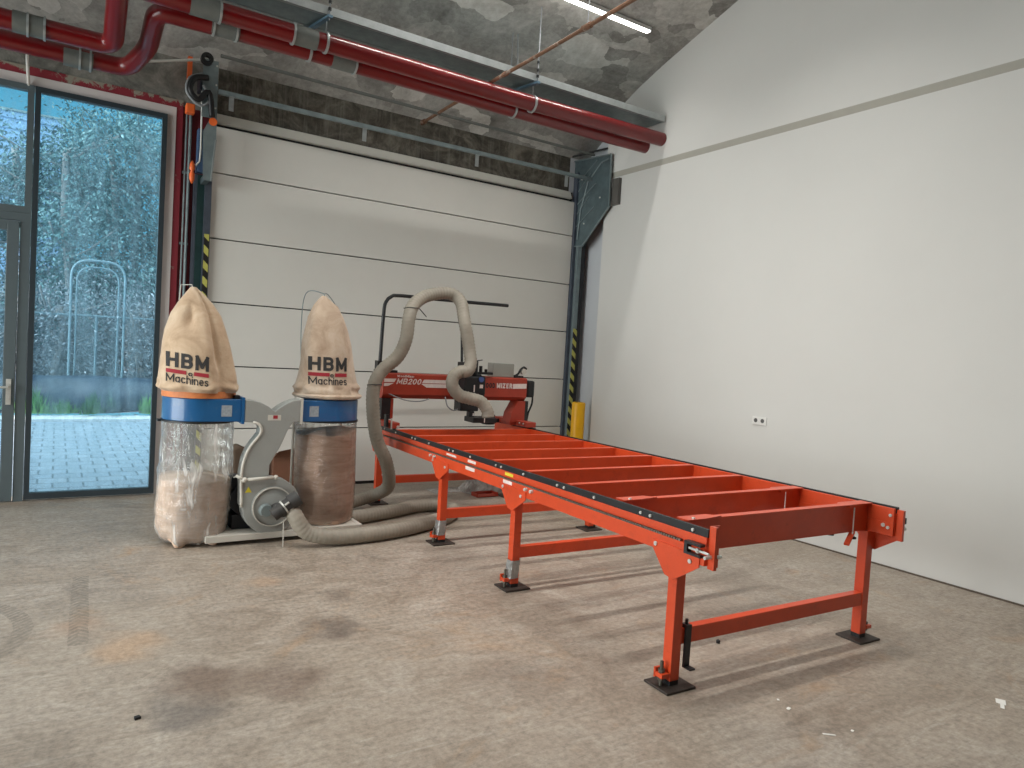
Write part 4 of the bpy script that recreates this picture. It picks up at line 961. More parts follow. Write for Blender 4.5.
# ------------------------------------------------------------------ dust hose
hp = [(1.565, 5.49, 0.30), (1.60, 5.44, 0.23), (1.68, 5.41, 0.12), (1.85, 5.37, 0.075), (2.10, 5.36, 0.068), (2.47, 5.42, 0.066), (2.85, 5.58, 0.066), (3.10, 5.74, 0.066), (3.27, 5.95, 0.066), (3.22, 6.17, 0.066), (2.98, 6.19, 0.066),
      (2.70, 6.08, 0.066), (2.40, 5.98, 0.066), (2.18, 5.96, 0.068), (2.10, 6.08, 0.07), (2.18, 6.26, 0.07), (2.38, 6.46, 0.075), (2.62, 6.52, 0.11), (2.76, 6.42, 0.20), (2.745, 6.32, 0.32), (2.675, 6.26, 0.51), (2.57, 6.25, 0.72), (2.51, 6.24, 1.00), (2.51, 6.24, 1.235), (2.585, 6.24, 1.38), (2.72, 6.22, 1.51),
      (2.79, 6.20, 1.677), (2.82, 6.22, 1.89), (2.895, 6.30, 2.02), (3.03, 6.36, 2.115), (3.19, 6.40, 2.165), (3.32, 6.40, 2.18), (3.40, 6.38, 2.155), (3.435, 6.32, 2.08), (3.42, 6.24, 1.97), (3.415, 6.18, 1.86), (3.435, 6.16, 1.75), (3.455, 6.14, 1.62), (3.455, 6.10, 1.50), (3.41, 6.07, 1.415), (3.34, 6.09, 1.40), (3.275, 6.10, 1.35), (3.265, 6.10, 1.26), (3.34, 6.09, 1.17), (3.45, 6.08, 1.14), (3.57, 6.06, 1.11), (3.635, 6.03, 1.03), (3.645, 6.02, 0.955)]
path = smoothpath(hp, 0.011)
mb = MB(); rs = [0.061+(0.0035 if k % 3 == 0 else 0.0) for k in range(len(path))]
mb.tube(path, rs, 18)
hz = mb.build('dust_hose', HOSE, smooth=True); tag(hz, 'ribbed grey suction hose looping from the floor over the gantry to the saw head', 'hose')
mb = MB()
for (x, z, y) in ((2.512, 1.235, 6.24), (2.85, 1.98, 6.26)): mb.tube([(x-0.072, y, z), (x-0.05, y-0.062, z+0.01), (x+0.05, y-0.062, z+0.01), (x+0.072, y, z)], 0.004, 6)
mb.tube([(2.93, 6.30, 2.02), (3.05, 6.32, 1.92)], 0.005, 5)
mb.each('cable_tie', BLACKP, hz)

# ------------------------------------------------------------------ dust collector
dc = thing('dust_collector', (1.46, 5.9, 0), 'grey and blue twin bag dust collector with two beige filter bags', 'dust collector')
CLx, CRx, CY = 0.94, 1.955, 5.905
# base
mb = MB()
mb.box((0.98, 5.625, 0.035), (2.22, 5.665, 0.085)); mb.box((0.98, 6.12, 0.035), (2.22, 6.16, 0.085)); mb.box((0.98, 5.665, 0.035), (1.02, 6.12, 0.085)); mb.box((2.18, 5.665, 0.035), (2.22, 6.12, 0.085)); mb.box((1.02, 5.665, 0.075), (2.18, 6.12, 0.083))
base = mb.build('base_frame', CREAM, dc, bevel=0.003)
for x in (1.06, 2.14):
    for y in (5.70, 6.08):
        mb = MB(); mb.cyl((x-0.012, y, 0.022), (x+0.012, y, 0.022), 0.0215, 14); mb.build('caster_wheel', RUBBER, base, smooth='auto')
# fan housing + Y duct, one profile
fp = [(1.221, 0.554), (1.235, 0.66), (1.262, 0.74), (1.30, 0.80), (1.348, 0.865), (1.352, 0.91), (1.33, 0.945), (1.29, 0.957), (1.225, 0.958), (1.225, 1.13), (1.29, 1.126), (1.345, 1.11), (1.40, 1.082), (1.452, 1.042), (1.50, 1.08), (1.55, 1.11), (1.60, 1.13), (1.652, 1.14), (1.652, 0.962), (1.605, 0.957), (1.58, 0.93), (1.552, 0.877), (1.53, 0.82), (1.505, 0.76), (1.46, 0.68), (1.43, 0.62), (1.427, 0.52)]
cx, cz, rr = 1.462, 0.29, 0.222
arc = []
for k in range(25):
    a = math.radians(98-k*(98+180+10)/24); arc.append((cx+rr*math.cos(a), cz+rr*math.sin(a)))
arc[-1] = (1.229, 0.30)
prof = fp+arc[1:]
mb = MB(); mb.prism([(x, 5.63, z) for x, z in prof], (0, 0.15, 0)); fh = mb.build('fan_housing', GREYP, dc, bevel=0.006)
# rolled cream edge down the left side
edge = [(x, 5.628, z) for x, z in ([(1.229, 0.30)]+fp[:8])]
MB().tube(smoothpath(edge, 0.03), 0.011, 8).build('rolled_edge', CREAM, fh, smooth=True)
mb = MB(); mb.lathe([(0.16, 0.0), (0.16, 0.012), (0.15, 0.016)], (0, 0), 40)
mb.v = [Vector((cx+v.x, 5.6295-v.z, cz+v.y)) for v in mb.v]; mb.build('inlet_cover', GREYP, fh, smooth='auto')
mb = MB(); mb.ring((cx, 5.6125, cz), (cx, 5.6, cz), 0.155, 0.148, 40); mb.build('cover_rim', CREAM, fh, smooth='auto')
mb = MB(); mb.cyl((1.245, 5.605, 0.515), (1.47, 5.605, 0.525), 0.013, 10); mb.ball((1.475, 5.605, 0.525), 0.019, 10); mb.ball((1.238, 5.605, 0.515), 0.022, 10); mb.cyl((1.175, 5.60, 0.55), (1.24, 5.605, 0.515), 0.011, 8); mb.build('carry_handle', CREAM, fh, smooth=True)
mb = MB(); mb.prism([(1.252, 5.628, 0.41), (1.302, 5.628, 0.41), (1.277, 5.628, 0.455)], (0, 0.0015, 0)); mb.build('warning_sticker', YSTICK, fh)
mb = MB(); mb.box((1.40, 5.6275, 0.972), (1.50, 5.6295, 1.015)); st = mb.build('rating_sticker', CREAM, fh)
MB().box((1.44, 5.6262, 0.985), (1.475, 5.6274, 1.012)).build('red_mark', INKR, st)
# rubber wye inlet
mb = MB(); mb.cyl((1.49, 5.60, 0.27), (1.505, 5.48, 0.285), 0.052, 18); mb.cyl((1.43, 5.47, 0.255), (1.60, 5.46, 0.375), 0.052, 18); mb.cyl((1.555, 5.462, 0.345), (1.62, 5.458, 0.388), 0.062, 18); mb.ring((1.485, 5.47, 0.29), (1.500, 5.47, 0.30), 0.062, 0.05, 18)
wy = mb.build('rubber_inlet', DUCTR, dc, smooth='auto')
mb = MB(); mb.ring((1.506, 5.467, 0.308), (1.516, 5.467, 0.315), 0.060, 0.051, 18); mb.cyl((1.50, 5.40, 0.345), (1.53, 5.40, 0.365), 0.008, 8); mb.build('hose_clamp', CHROME, wy, smooth='auto')
mb = MB(); mb.cyl((cx-0.06, 5.60, cz-0.02), (cx-0.055, 5.56, cz-0.02), 0.052, 18, 0.045); mb.build('second_inlet', mat('blue_grey_inlet', (118, 128, 128), 0.5), fh, smooth='auto')
MB().cyl((1.51, 5.455, 0.22), (1.512, 5.45, 0.01), 0.004, 6).build('hanging_strap', CREAM, wy)
# motor behind
mb = MB(); mb.cyl((1.30, 5.79, 0.32), (1.30, 6.08, 0.32), 0.125, 24); mb.box((1.19, 5.82, 0.40), (1.28, 5.98, 0.50)); mb.box((1.20, 5.80, 0.085), (1.40, 6.05, 0.20)); mt = mb.build('motor', MOTOR, dc, smooth='auto')
MB().tube(smoothpath([(1.20, 5.80, 0.50), (1.24, 5.77, 0.52), (1.29, 5.785, 0.50)]), 0.006, 6).build('motor_cable', CABLEW, mt)
# blue drums
def drum(cxx, dirn):
    mb = MB(); mb.lathe([(0.252, 0.957), (0.258, 0.960), (0.258, 1.128), (0.252, 1.132)], (cxx, CY), 48)
    xo = 1.205 if dirn > 0 else 1.672
    x_in = cxx
    mb.box((min(x_in, xo), 5.648, 0.96), (max(x_in, xo), 5.80, 1.13))
    d = mb.build('drum', BLUE, dc, smooth='auto', bevel=0.003)
    mb = MB(); xa = xo+(0.0001 if dirn > 0 else -0.0001); mb.box((xa, 5.628, 0.944), (xa+(0.02 if dirn > 0 else -0.02), 5.815, 1.148)); mb.build('flange', BLUE if dirn > 0 else CREAM, d)
    sx0 = 1.06 if dirn > 0 else 1.73
    mb = MB(); mb.box((sx0, 5.6455, 1.0), (sx0+0.075, 5.6475, 1.085)); mb.build('sticker', STICK, d)
    mb = MB(); mb.ring((cxx, CY, 0.943), (cxx, CY, 0.957), 0.266, 0.25, 48); mb.box((cxx-0.29, CY-0.05, 0.942), (cxx-0.262, CY+0.02, 0.956)); mb.build('bag_band', BLACK, d, smooth='auto')
    return d
dL = drum(CLx, 1); dR = drum(CRx, -1)
MB().box((1.165, 5.70, 1.131), (1.20, 5.78, 1.158)).build('latch', BLACK, dL)
# legs of the drums
for x in (0.74, 1.16, 1.745, 2.17):
    MB().cyl((x, 6.135, 0.085), (x, 6.135, 0.96), 0.011, 8).build('support_rod', CREAM, dc)
# filter bags
TL = [(1.175,0.940,0.262,0.262), (1.20,0.93,0.286,0.272), (1.296,0.926,0.280,0.265), (1.413,0.917,0.262,0.25), (1.528,0.908,0.242,0.235), (1.644,0.899,0.216,0.20), (1.76,0.895,0.180,0.15), (1.851,0.888,0.124,0.10), (1.934,0.876,0.055,0.055), (1.972,0.867,0.018,0.02)]
TR = [(1.165,1.955,0.262,0.262), (1.22,1.936,0.270,0.24), (1.305,1.936,0.248,0.225), (1.442,1.937,0.221,0.205), (1.587,1.930,0.204,0.19), (1.714,1.922,0.177,0.165), (1.824,1.911,0.146,0.13), (1.916,1.906,0.103,0.08), (1.974,1.888,0.043,0.04), (1.999,1.884,0.015,0.016)]
def fold(a, z, seed, tab):
    """fractional swelling of the cloth at angle a (front = -pi/2)"""
    a = (a+math.pi)%(2*math.pi)-math.pi
    t = (z-1.13)/(tab[-1][0]-1.13)
    f = 0.035*noise.noise(Vector((math.cos(a)*1.6+seed, math.sin(a)*1.6, z*3.0)))*2
    f += 0.030*t*math.cos(5*a+seed*1.7+1.0*math.sin(z*6))
    if seed < 5:   # left bag: deep vertical crease right of the print, dent near the top
        da = (a-math.radians(-64)); f -= 0.15*math.exp(-(da/0.085)**2)*min(1, max(0.15, (z-1.22)*4)); f += 0.07*math.exp(-((a-math.radians(-40))/0.22)**2)+0.05*math.exp(-((a-math.radians(-80))/0.15)**2)
        f -= 0.26*math.exp(-((a-math.radians(-112))/0.20)**2-((z-1.74)/0.08)**2)
    # slumped rolls at the foot
    k = max(0, 1-abs(z-1.22)/0.06)
    f += k*(0.03+0.13*noise.noise(Vector((math.cos(a)*3.0+seed*2, math.sin(a)*3.0, z*18))))
    return f
def bag_point(a, z, tab, seed, off=0.0):
    bxx, rx, ry = interp(tab, z); s = 1+fold(a, z, seed, tab)
    return (bxx+(rx*s+off)*math.cos(a), CY+(ry*s+off)*math.sin(a), z)
def bag_front(x, z, tab, seed, off=0.004):
    bxx, rx, ry = interp(tab, z); c = max(-0.97, min(0.97, (x-bxx)/rx)); a = -math.acos(c)
    for _ in range(4):
        s = 1+fold(a, z, seed, tab); c = max(-0.98, min(0.98, (x-bxx)/(rx*s))); a = -math.acos(c)
    return bag_point(a, z, tab, seed, off)
def filter_bag(tab, seed, m_):
    n = 260; z0_ = tab[0][0]; zs_ = [z0_+k*0.008 for k in range(int((tab[-1][0]-z0_)/0.008)+1)]+[tab[-1][0]]
    vs = [bag_point(2*math.pi*k/n, z, tab, seed) for z in zs_ for k in range(n)]
    fs = [(i*n+k, i*n+(k+1)%n, (i+1)*n+(k+1)%n, (i+1)*n+k) for i in range(len(zs_)-1) for k in range(n)]
    fs.append(tuple((len(zs_)-1)*n+k for k in range(n)))
    mb = MB(); mb.add(vs, fs); return mb.build('filter_bag', m_, dc, smooth=True)
def logo(bag, tab, seed, x0, x1, ztop, zb, drop=0.0):
    """drop: how far the print sinks from left to right"""
    W_ = x1-x0
    def f(x, y): return bag_front(x0+x, zb+y-drop*(x/W_)-0.0, tab, seed)
    H = ztop-zb
    cap = H*0.42
    def ft(sx_, dy): return lambda x, y: f(x*sx_, y+dy)
    # HBM
    sz = H*0.50; w = text_width('HBM', 0.21)*sz
    MB().text('HBM', sz, ft(W_/w, H*0.50), weight=0.21).build('print_lettering', INK, bag, label='black letters HBM')
    sz2 = H*0.28; w2 = text_width('Machines', 0.13)*sz2
    MB().text('Machines', sz2, ft(W_/w2, 0.0), weight=0.13).build('print_lettering', INK, bag, label='thin dark letters Machines')
    mb = MB(); n = 28
    for i in range(n):
        xa, xb = W_*i/n, W_*(i+1)/n
        if abs((xa+xb)/2-W_*0.56) < 0.022: continue
        mb.add([f(xa, H*0.30), f(xb, H*0.30), f(xb, H*0.43), f(xa, H*0.43)], [(0, 1, 2, 3)])
    mb.each('red_bar', INKR, bag)
    mb = MB(); xc, zc = W_*0.56, H*0.33
    for r0, r1 in ((0.006, 0.014),):
        for k in range(20):
            a, b = 2*math.pi*k/20, 2*math.pi*(k+1)/20
            mb.add([f(xc+r0*math.cos(a), zc+r0*math.sin(a)), f(xc+r1*math.cos(a), zc+r1*math.sin(a)), f(xc+r1*math.cos(b), zc+r1*math.sin(b)), f(xc+r0*math.cos(b), zc+r0*math.sin(b))], [(0, 1, 2, 3)])
    mb.build('round_emblem', INK, bag)
fbL = filter_bag(TL, 1.0, BAGF); fbR = filter_bag(TR, 7.0, BAGF2)
logo(fbL, TL, 1.0, 0.685, 0.955, 1.475, 1.255, 0.03)
logo(fbR, TR, 7.0, 1.745, 2.045, 1.488, 1.26, 0.0)
mb = MB(); mb.ring((CLx, CY, 1.134), (CLx, CY, 1.185), 0.266, 0.25, 48); mb.build('bag_strap', STRAP, fbL, smooth='auto')
mb = MB(); mb.lathe([(0.268, 1.140), (0.287, 1.15), (0.29, 1.165), (0.275, 1.178)], (CRx, CY), 48); mb.build('bag_strap', BAGF2, fbR, smooth='auto')
mb = MB(); mb.tube([(0.78, 6.0, 1.80), (0.79, 5.98, 1.985), (0.86, 5.93, 1.99), (0.862, 5.905, 1.965)], 0.004, 6); mb.build('bag_hook', CREAM, fbL)
mb = MB(); mb.tube(smoothpath([(1.80, 6.12, 1.135), (1.78, 6.16, 1.7), (1.79, 6.1, 2.02), (1.885, 5.92, 2.02), (1.885, 5.905, 1.99)]), 0.004, 6); mb.tube(smoothpath([(1.89, 5.92, 2.02), (1.95, 6.0, 2.02), (2.05, 6.06, 1.92), (2.09, 6.1, 1.78), (2.13, 6.13, 1.135)]), 0.004, 6); mb.build('bag_hook', GALV, fbR)
# lower plastic bags with sawdust
LL = [(0.028,0.935,0.215), (0.06,0.93,0.245), (0.12,0.925,0.262), (0.316,0.933,0.272), (0.514,0.94,0.268), (0.71,0.942,0.262), (0.90,0.942,0.258), (0.95,0.942,0.258)]
LR = [(0.088,1.97,0.235), (0.12,1.97,0.25), (0.206,1.97,0.256), (0.424,1.968,0.258), (0.686,1.962,0.257), (0.90,1.957,0.256), (0.95,1.957,0.257)]
def low_bag(tab, seed, name, m_, z1, shrink, squash, wob=0.02, top=False, corner=False):
    n = 80; z0 = tab[0][0]; K = int((z1-z0)/0.014); vs = []
    for j in range(K+1):
        z = z0+(z1-z0)*j/K; bxx, r = interp(tab, z)
        for k in range(n):
            a = 2*math.pi*k/n
            w = 1+wob*noise.noise(Vector((math.cos(a)*1.5+seed, math.sin(a)*1.5, z*16)))+wob*0.7*noise.noise(Vector((math.cos(a)*5+seed, math.sin(a)*5, z*3)))
            rr_ = (r-shrink)*w; zz = z
            if corner:
                for a0 in (math.radians(-124), math.radians(-60)):
                    q_ = math.exp(-((((a if a < math.pi else a-2*math.pi)-a0)/0.17)**2))*max(0, 1-(z-z0)/0.10); rr_ += 0.05*q_; zz -= 0.04*q_
            if top and j == K: zz = z1+0.05*noise.noise(Vector((math.cos(a)*1.2+seed, math.sin(a)*1.2, 0)))+squash*math.cos(a)
            if z < z0+0.09 and not top: zz = max(z0-0.012 if z0 > 0.06 else 0.004, z+0.055*noise.noise(Vector((math.cos(a)*2.2+seed, math.sin(a)*2.2, 0.3)))*(1-(z-z0)/0.09))
            vs.append((bxx+rr_*math.cos(a), CY+rr_*math.sin(a), max(0.004, zz)))
    fs = [(j*n+k, j*n+(k+1)%n, (j+1)*n+(k+1)%n, (j+1)*n+k) for j in range(K) for k in range(n)]
    fs.append(tuple(range(n))[::-1])
    if top:
        c = len(vs); vs.append((tab[-1][1], CY, z1+0.04)); fs += [(K*n+k, K*n+(k+1)%n, c) for k in range(n)]
    mb = MB(); mb.add(vs, fs); return mb.build(name, m_, dc, smooth=True)
cbL = low_bag(LL, 3.0, 'collection_bag', FILM, 0.95, 0.0, 0, 0.035, corner=True)
mb_ = low_bag(LL, 3.3, 'sawdust', DUST1, 0.50, 0.008, 0.0, 0.03, True, True)
cbR = low_bag(LR, 9.0, 'collection_bag', FILM2, 0.95, 0.0, 0, 0.015)
md_ = low_bag(LR, 9.3, 'sawdust', DUST2, 0.85, 0.006, 0.03, 0.02, True)
mb_['label'] = 'pale sawdust in the left plastic bag'; md_['label'] = 'brown sawdust in the right plastic bag'
tag(MB().box((1.80, 6.95, 0), (2.14, 7.25, 0.46)).build('cardboard_box', CARD), 'brown cardboard box standing behind the fan housing', 'box')
o = bpy.data.objects['cardboard_box']
mb = MB(); mb.add([(1.80, 6.95, 0.461), (2.0, 6.95, 0.461), (1.98, 6.87, 0.56), (1.83, 6.88, 0.53), (1.80, 6.955, 0.461), (2.0, 6.955, 0.461), (1.98, 6.875, 0.56), (1.83, 6.885, 0.53)], [(0,1,2,3),(7,6,5,4),(0,4,5,1),(1,5,6,2),(2,6,7,3),(3,7,4,0)]); mb.build('flap', CARD, o)
mb = MB(); mb.prism([(1.44, 6.95, 0), (1.66, 6.95, 0), (1.65, 6.95, 0.50), (1.48, 6.95, 0.585), (1.42, 6.95, 0.55)], (0, 0.2, 0))
tag(mb.build('paper_sack', CARD2, bevel=0.02), 'dark brown sack standing between the left bag and the duct', 'sack')

# ------------------------------------------------------------------ rubbish on the floor by the garage door
rnd = random.Random(4)
def crumple(cx_, cy_, rx, ry, h, seed, n=34):
    vs = []; fs = []
    for j in range(n):
        for i in range(n):
            u_ = i/(n-1)*2-1; v_ = j/(n-1)*2-1
            x = cx_+rx*u_*(1+0.15*noise.noise(Vector((u_*3, v_*3, seed)))); y = cy_+ry*v_*(1+0.15*noise.noise(Vector((u_*3, v_*3, seed+5))))
            e = max(0, 1-(u_*u_+v_*v_)); z = 0.004+h*e**0.6*(0.55+0.9*abs(noise.noise(Vector((u_*4.2+seed, v_*4.2, 0)))))
            vs.append((x, y, z))
    fs = [(j*n+i, j*n+i+1, (j+1)*n+i+1, (j+1)*n+i) for j in range(n-1) for i in range(n-1)]
    mb = MB(); mb.add(vs, fs); return mb
tag(crumple(4.22, 7.02, 0.30, 0.20, 0.17, 2.0).build('crumpled_sheet', RAG), 'crumpled grey plastic sheet on the floor behind the saw table', 'plastic sheet')
tag(crumple(3.78, 7.1, 0.20, 0.14, 0.03, 6.0).build('flat_rag', RAG), 'flattened grey rag on the floor left of the crumpled sheet', 'rag')
mb = MB(); mb.box((3.93, 6.62, 0.004), (4.20, 6.76, 0.016)); mb.box((3.93, 6.62, 0.016), (3.94, 6.76, 0.045)); mb.box((4.19, 6.62, 0.016), (4.20, 6.76, 0.045)); mb.box((3.94, 6.75, 0.016), (4.19, 6.76, 0.045))
tag(mb.build('dustpan', ORANGE2, bevel=0.003), 'orange dustpan lying in front of the crumpled sheet', 'dustpan')
mb = MB(); mb.tube(smoothpath([(4.45, 6.98, 0.03), (4.62, 6.85, 0.09), (4.80, 6.95, 0.05), (4.9, 7.1, 0.03), (4.66, 7.15, 0.05), (4.5, 7.05, 0.03)]), 0.028, 8)
tag(mb.build('black_cable_heap', BLACKP, smooth=True), 'black cable heap on the floor right of the crumpled sheet', 'cable')
mb = MB(); mb.prism([(4.50, 6.42, 0), (4.66, 6.42, 0), (4.66, 6.42, 0.05), (4.56, 6.42, 0.10)], (0, 0.10, 0))
tag(mb.build('wedge', BLACK, bevel=0.004), 'small dark wedge on the floor behind the second left leg', 'wedge')
def chip(x, y, sx_, sy_, a, lab, name='paper_scrap', m_=PAPER, z=0.003, cat='scrap'):
    c, s = math.cos(a), math.sin(a); q = [(x+c*i*sx_-s*j*sy_, y+s*i*sx_+c*j*sy_, 0.0008) for i, j in ((-1,-1),(1,-0.9),(0.9,1),(-0.8,0.9))]
    return tag(MB().prism(q, (0, 0, z)).build(name, m_), lab, cat)
t = chip(4.035, 1.53, 0.030, 0.022, 0.4, 'white paper label lying on the bare floor at the right')
chip(3.985, 1.502, 0.026, 0.009, 0.4, 'narrow white paper strip just below the larger label')
chip(2.96, 1.985, 0.012, 0.008, 0.2, 'white chip on the floor in the table shadow')
chip(2.99, 2.065, 0.006, 0.005, 0.9, 'tiny white chip beside the larger white chip')
chip(3.05, 1.72, 0.007, 0.006, 0.2, 'tiny pale chip nearest the viewer on the bare floor')
chip(2.92, 1.75, 0.004, 0.028, 0.9, 'thin pale splinter near the lowest chip')
mb = MB(); mb.lathe([(0.011, 0.0), (0.012, 0.016), (0.006, 0.02)], (3.267, 2.676), 12)
tag(mb.build('rubber_cap', RUBBER, smooth='auto'), 'small black rubber cap on the floor under the near cross tube', 'rubber cap')
chip(0.321, 3.194, 0.012, 0.010, 0.3, 'small black lump on the floor at the lower left', 'dirt_lump', RUBBER, 0.010, 'dirt')

# ------------------------------------------------------------------ outside
struct('ground', MB().box((-14, 7.985, -0.30), (14, 14.3, -0.015)), PAVE)
struct('ground_kerb', MB().box((-14, 14.3, -0.3), (14, 14.95, 0.03)), KERB)
mb = MB(); n = 60
def bankz(x, y):
    t_ = (y-14.95)/10.0
    return 0.06+0.10*t_+max(0, (y-17)*0.26)+0.10*noise.noise(Vector((x*0.7, y*0.7, 1)))
vs = [(-14+28*i/n, 14.95+15*j/n, bankz(-14+28*i/n, 14.95+15*j/n)) for j in range(n+1) for i in range(n+1)]
mb.add(vs, [(j*(n+1)+i, j*(n+1)+i+1, (j+1)*(n+1)+i+1, (j+1)*(n+1)+i) for j in range(n) for i in range(n)])
struct('ground_bank', mb, SOIL)
# ground sheet rolled over the bank edge
mb = MB(); nx, ny = 120, 16; vs = []
for i in range(nx+1):
    x = -10+20*i/nx
    for j in range(ny+1):
        a = math.pi*j/ny
        hgt = 0.60+0.05*noise.noise(Vector((x*0.6, 0, 4))); dep = 0.45
        w = 0.05*noise.noise(Vector((x*2.2, a*1.5, 7)))+0.03*noise.noise(Vector((x*6, a*3, 2)))
        vs.append((x, 15.62-(dep+w)*math.cos(a), 0.10+(hgt+w)*math.sin(a)**0.8))
mb.add(vs, [(i*(ny+1)+j, (i+1)*(ny+1)+j, (i+1)*(ny+1)+j+1, i*(ny+1)+j+1) for i in range(nx) for j in range(ny)])
tag(mb.build('ground_sheet', LINER, smooth=True), 'long dark blue ground sheet rolled up behind the kerb outside', 'ground sheet')
# weeds
def weed(seed):
    r = random.Random(seed); mb = MB()
    for k in range(200):
        a = r.uniform(0, 6.28); d = r.uniform(0, 0.26); h = r.uniform(0.16, 0.55)*(1-d*2); x, y = d*math.cos(a), d*math.sin(a)*0.5; lx, ly = r.uniform(-0.06, 0.06), r.uniform(-0.04, 0.04); w = 0.008
        mb.add([(x-w, y, 0), (x+w, y, 0), (x+lx+w*0.6, y+ly, h*0.6), (x+lx*1.8, y+ly*1.8, h), (x+lx-w*0.6, y+ly, h*0.6)], [(0, 1, 2, 3, 4)])
    return mb
wsrc = None
for i, (x, lab) in enumerate(((0.0, 'tall green weed by the kerb nearest the mullion'), (0.45, 'low green weed, second from the mullion'), (0.93, 'green weed in the middle of the kerb'), (1.25, 'narrow green weed right of the middle one'), (1.85, 'green weed by the kerb at the right of the window'), (-0.7, 'green weed seen through the door glass'), (-1.5, 'green weed at the far left of the kerb'))):
    if wsrc is None: o = wsrc = weed(3).build('weed', GRASS, origin=(0, 0, 0))
    else: o = wsrc.copy(); COL.objects.link(o)
    o.location = (x-0.35, 14.99, 0.06); o.scale = (1+0.15*(i % 3), 1, (1.1, 0.6, 0.95, 1.15, 0.9, 0.8, 1)[i]); o.rotation_euler = (0, 0, i*0.5)
    tag(o, lab, 'weed', 'weeds along the kerb')
# hoop tubes outside stand in for an arch reflected in the glazing
mb = MB()
mb.tube(bend([(0.20, 16.2, 0.25), (0.20, 16.2, 2.95), (1.12, 16.2, 2.95), (1.12, 16.2, 0.25)], 0.35, 8), 0.024, 10); mb.tube(bend([(0.30, 16.35, 0.25), (0.30, 16.35, 2.83), (1.02, 16.35, 2.83), (1.02, 16.35, 0.25)], 0.3, 8), 0.018, 10)
tag(mb.build('steel_hoop', mat('pale_steel_hoop', (110, 132, 142), 0.5), smooth='auto'), 'pale rounded steel hoop standing among the trees outside', 'hoop')
mb = MB(); mb.cyl((-2.6, 16.6, 1.84), (3.4, 16.6, 1.90), 0.022, 8)
for x in (-2.2, 0.66, 3.0): mb.cyl((x, 16.6, 0.1), (x, 16.6, 1.88), 0.028, 8)
tag(mb.build('fence_rail', bpy.data.materials['pale_steel_hoop']), 'thin pale rail on posts among the trees outside', 'fence')
# house behind
h = thing('house', (-1.4, 26.5, 2), 'blue grey clad house behind the trees at the upper left', 'house')
mb = MB(); mb.box((-5.5, 26, 1.8), (0.0, 30, 7.9))
mb.build('house_wall', SIDING, h)
mb = MB()
for k in range(20): mb.box((-5.52, 25.96, 2.0+k*0.3), (0.02, 25.995, 2.2+k*0.3))
mb.build('cladding', SIDING, h)
mb = MB(); mb.box((-5.6, 25.9, 7.9), (0.06, 30.1, 7.96)); mb.build('roof', GALV, h)
# trees
def tree_parts(seed, H, R_, z0, nleaf, size):
    r = random.Random(seed); tr_ = MB(); lf = MB()
    tops = []
    base = Vector((0, 0, 0)); top = Vector((r.uniform(-0.3, 0.3), r.uniform(-0.2, 0.2), H*0.85))
    tr_.tube(smoothpath([base, top*0.35+Vector((r.uniform(-0.15, 0.15), 0, 0)), top*0.7+Vector((r.uniform(-0.2, 0.2), 0, 0)), top], 0.3), [0.11-0.09*k/30 if k < 30 else 0.02 for k in range(len(smoothpath([base, top*0.35, top*0.7, top], 0.3)))] if False else 0.075, 8)
    for k in range(16):
        z = r.uniform(z0, H*0.85); a = r.uniform(0, 6.28); L_ = R_*r.uniform(0.5, 1.0)*(1-0.5*abs(z/H-0.5)); p0 = top*(z/(H*0.85)); p1 = p0+Vector((L_*math.cos(a), L_*math.sin(a), r.uniform(0.2, 0.9)))
        tr_.tube(smoothpath([p0, (p0+p1)/2+Vector((0, 0, -0.1)), p1], 0.3), 0.022, 5); tops.append((p0, p1))
    for k in range(nleaf):
        p0, p1 = r.choice(tops); t_ = r.uniform(0.15, 1.15); c = p0+(p1-p0)*t_+Vector((r.gauss(0, 0.32), r.gauss(0, 0.32), r.gauss(0, 0.32)))
        s_ = size*r.uniform(0.5, 1.3); n_ = Vector((r.gauss(0, 1), r.gauss(0, 1), r.gauss(0, 1))).normalized(); u_ = n_.orthogonal().normalized()*s_; v_ = n_.cross(u_).normalized()*s_*0.45
        lf.add([c-u_, c-v_+n_*s_*0.1, c+u_, c+v_+n_*s_*0.1], [(0, 1, 2, 3)])
    return tr_, lf
protos = []
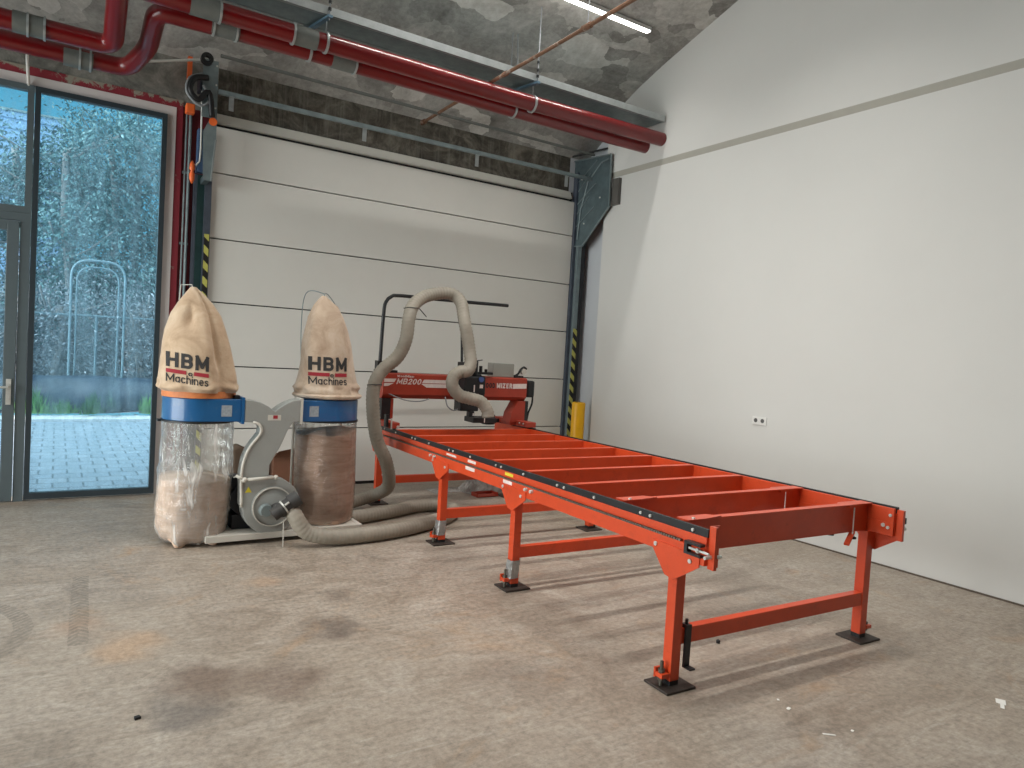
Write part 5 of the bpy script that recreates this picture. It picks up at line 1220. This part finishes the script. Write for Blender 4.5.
def tree(kind, loc, H, rz, lab, s=1.0, group='trees outside the glazing'):
    """kind indexes a prototype whose meshes are shared by its copies"""
    specs = (('slender_tree', 11, 6.2, 1.5, 0.9, 9000, 0.048, LEAFA), ('bushy_tree', 23, 6.0, 1.7, 0.5, 11000, 0.052, LEAFB), ('shrub', 37, 2.3, 1.3, 0.15, 5000, 0.038, LEAFC))
    nm, sd, h_, R_, z0, nl, sz, lm = specs[kind]
    key = nm
    for k_, o in protos:
        if k_ == key:
            c = copy_tree(o); break
    else:
        c = bpy.data.objects.new(nm, None); COL.objects.link(c)
        a, b = tree_parts(sd, h_, R_, z0, nl, sz)
        a.build('trunk' if kind < 2 else 'stems', BARK, c, smooth=True); b.build('foliage', lm, c)
        protos.append((key, c))
    c.location = (loc[0], loc[1], bankz(*loc)-0.08); c.rotation_euler = (0, 0, rz); c.scale = (s, s, H/h_)
    tag(c, lab, 'tree' if kind < 2 else 'shrub', group)
    return c
tree(0, (0.1, 18.3), 6.0, 0.3, 'slender silver green tree behind the hoop, left of centre')
tree(1, (1.2, 19.2), 6.2, 1.9, 'bushy dark tree in the middle of the tall window')
tree(0, (2.3, 18.6), 6.1, 2.7, 'slender silver green tree at the right of the tall window')
tree(1, (-0.9, 19.8), 5.6, 4.1, 'bushy dark tree behind the window mullion')
tree(0, (-2.0, 18.4), 5.4, 5.2, 'slender tree seen through the door')
tree(1, (3.3, 20.2), 6.3, 0.8, 'bushy dark tree hidden behind the white reveal')
tree(1, (0.4, 21.4), 5.9, 3.3, 'bushy dark tree in the second row behind the slender one')
tree(0, (1.7, 21.6), 6.2, 4.6, 'slender tree in the second row, right of centre')
tree(1, (-3.2, 20.4), 5.8, 2.2, 'bushy dark tree at the far left')
tree(0, (4.6, 19.0), 6.2, 1.2, 'slender tree at the far right outside')
for i, (x, y, hh, lab) in enumerate(((-0.1, 17.3, 2.3, 'pale dry shrub left of the hoop'), (0.75, 17.6, 2.0, 'pale dry shrub inside the hoop'), (1.6, 17.2, 2.4, 'pale dry shrub right of the hoop'), (2.5, 17.5, 2.1, 'pale dry shrub at the right edge of the window'), (-1.2, 17.5, 2.2, 'pale dry shrub behind the door glass'), (-2.4, 17.3, 2.0, 'pale dry shrub at the far left'), (3.6, 17.4, 2.2, 'pale dry shrub at the far right'))):
    tree(2, (x, y), hh, i*1.3, lab, 1.0, 'dry shrubs behind the ground sheet')
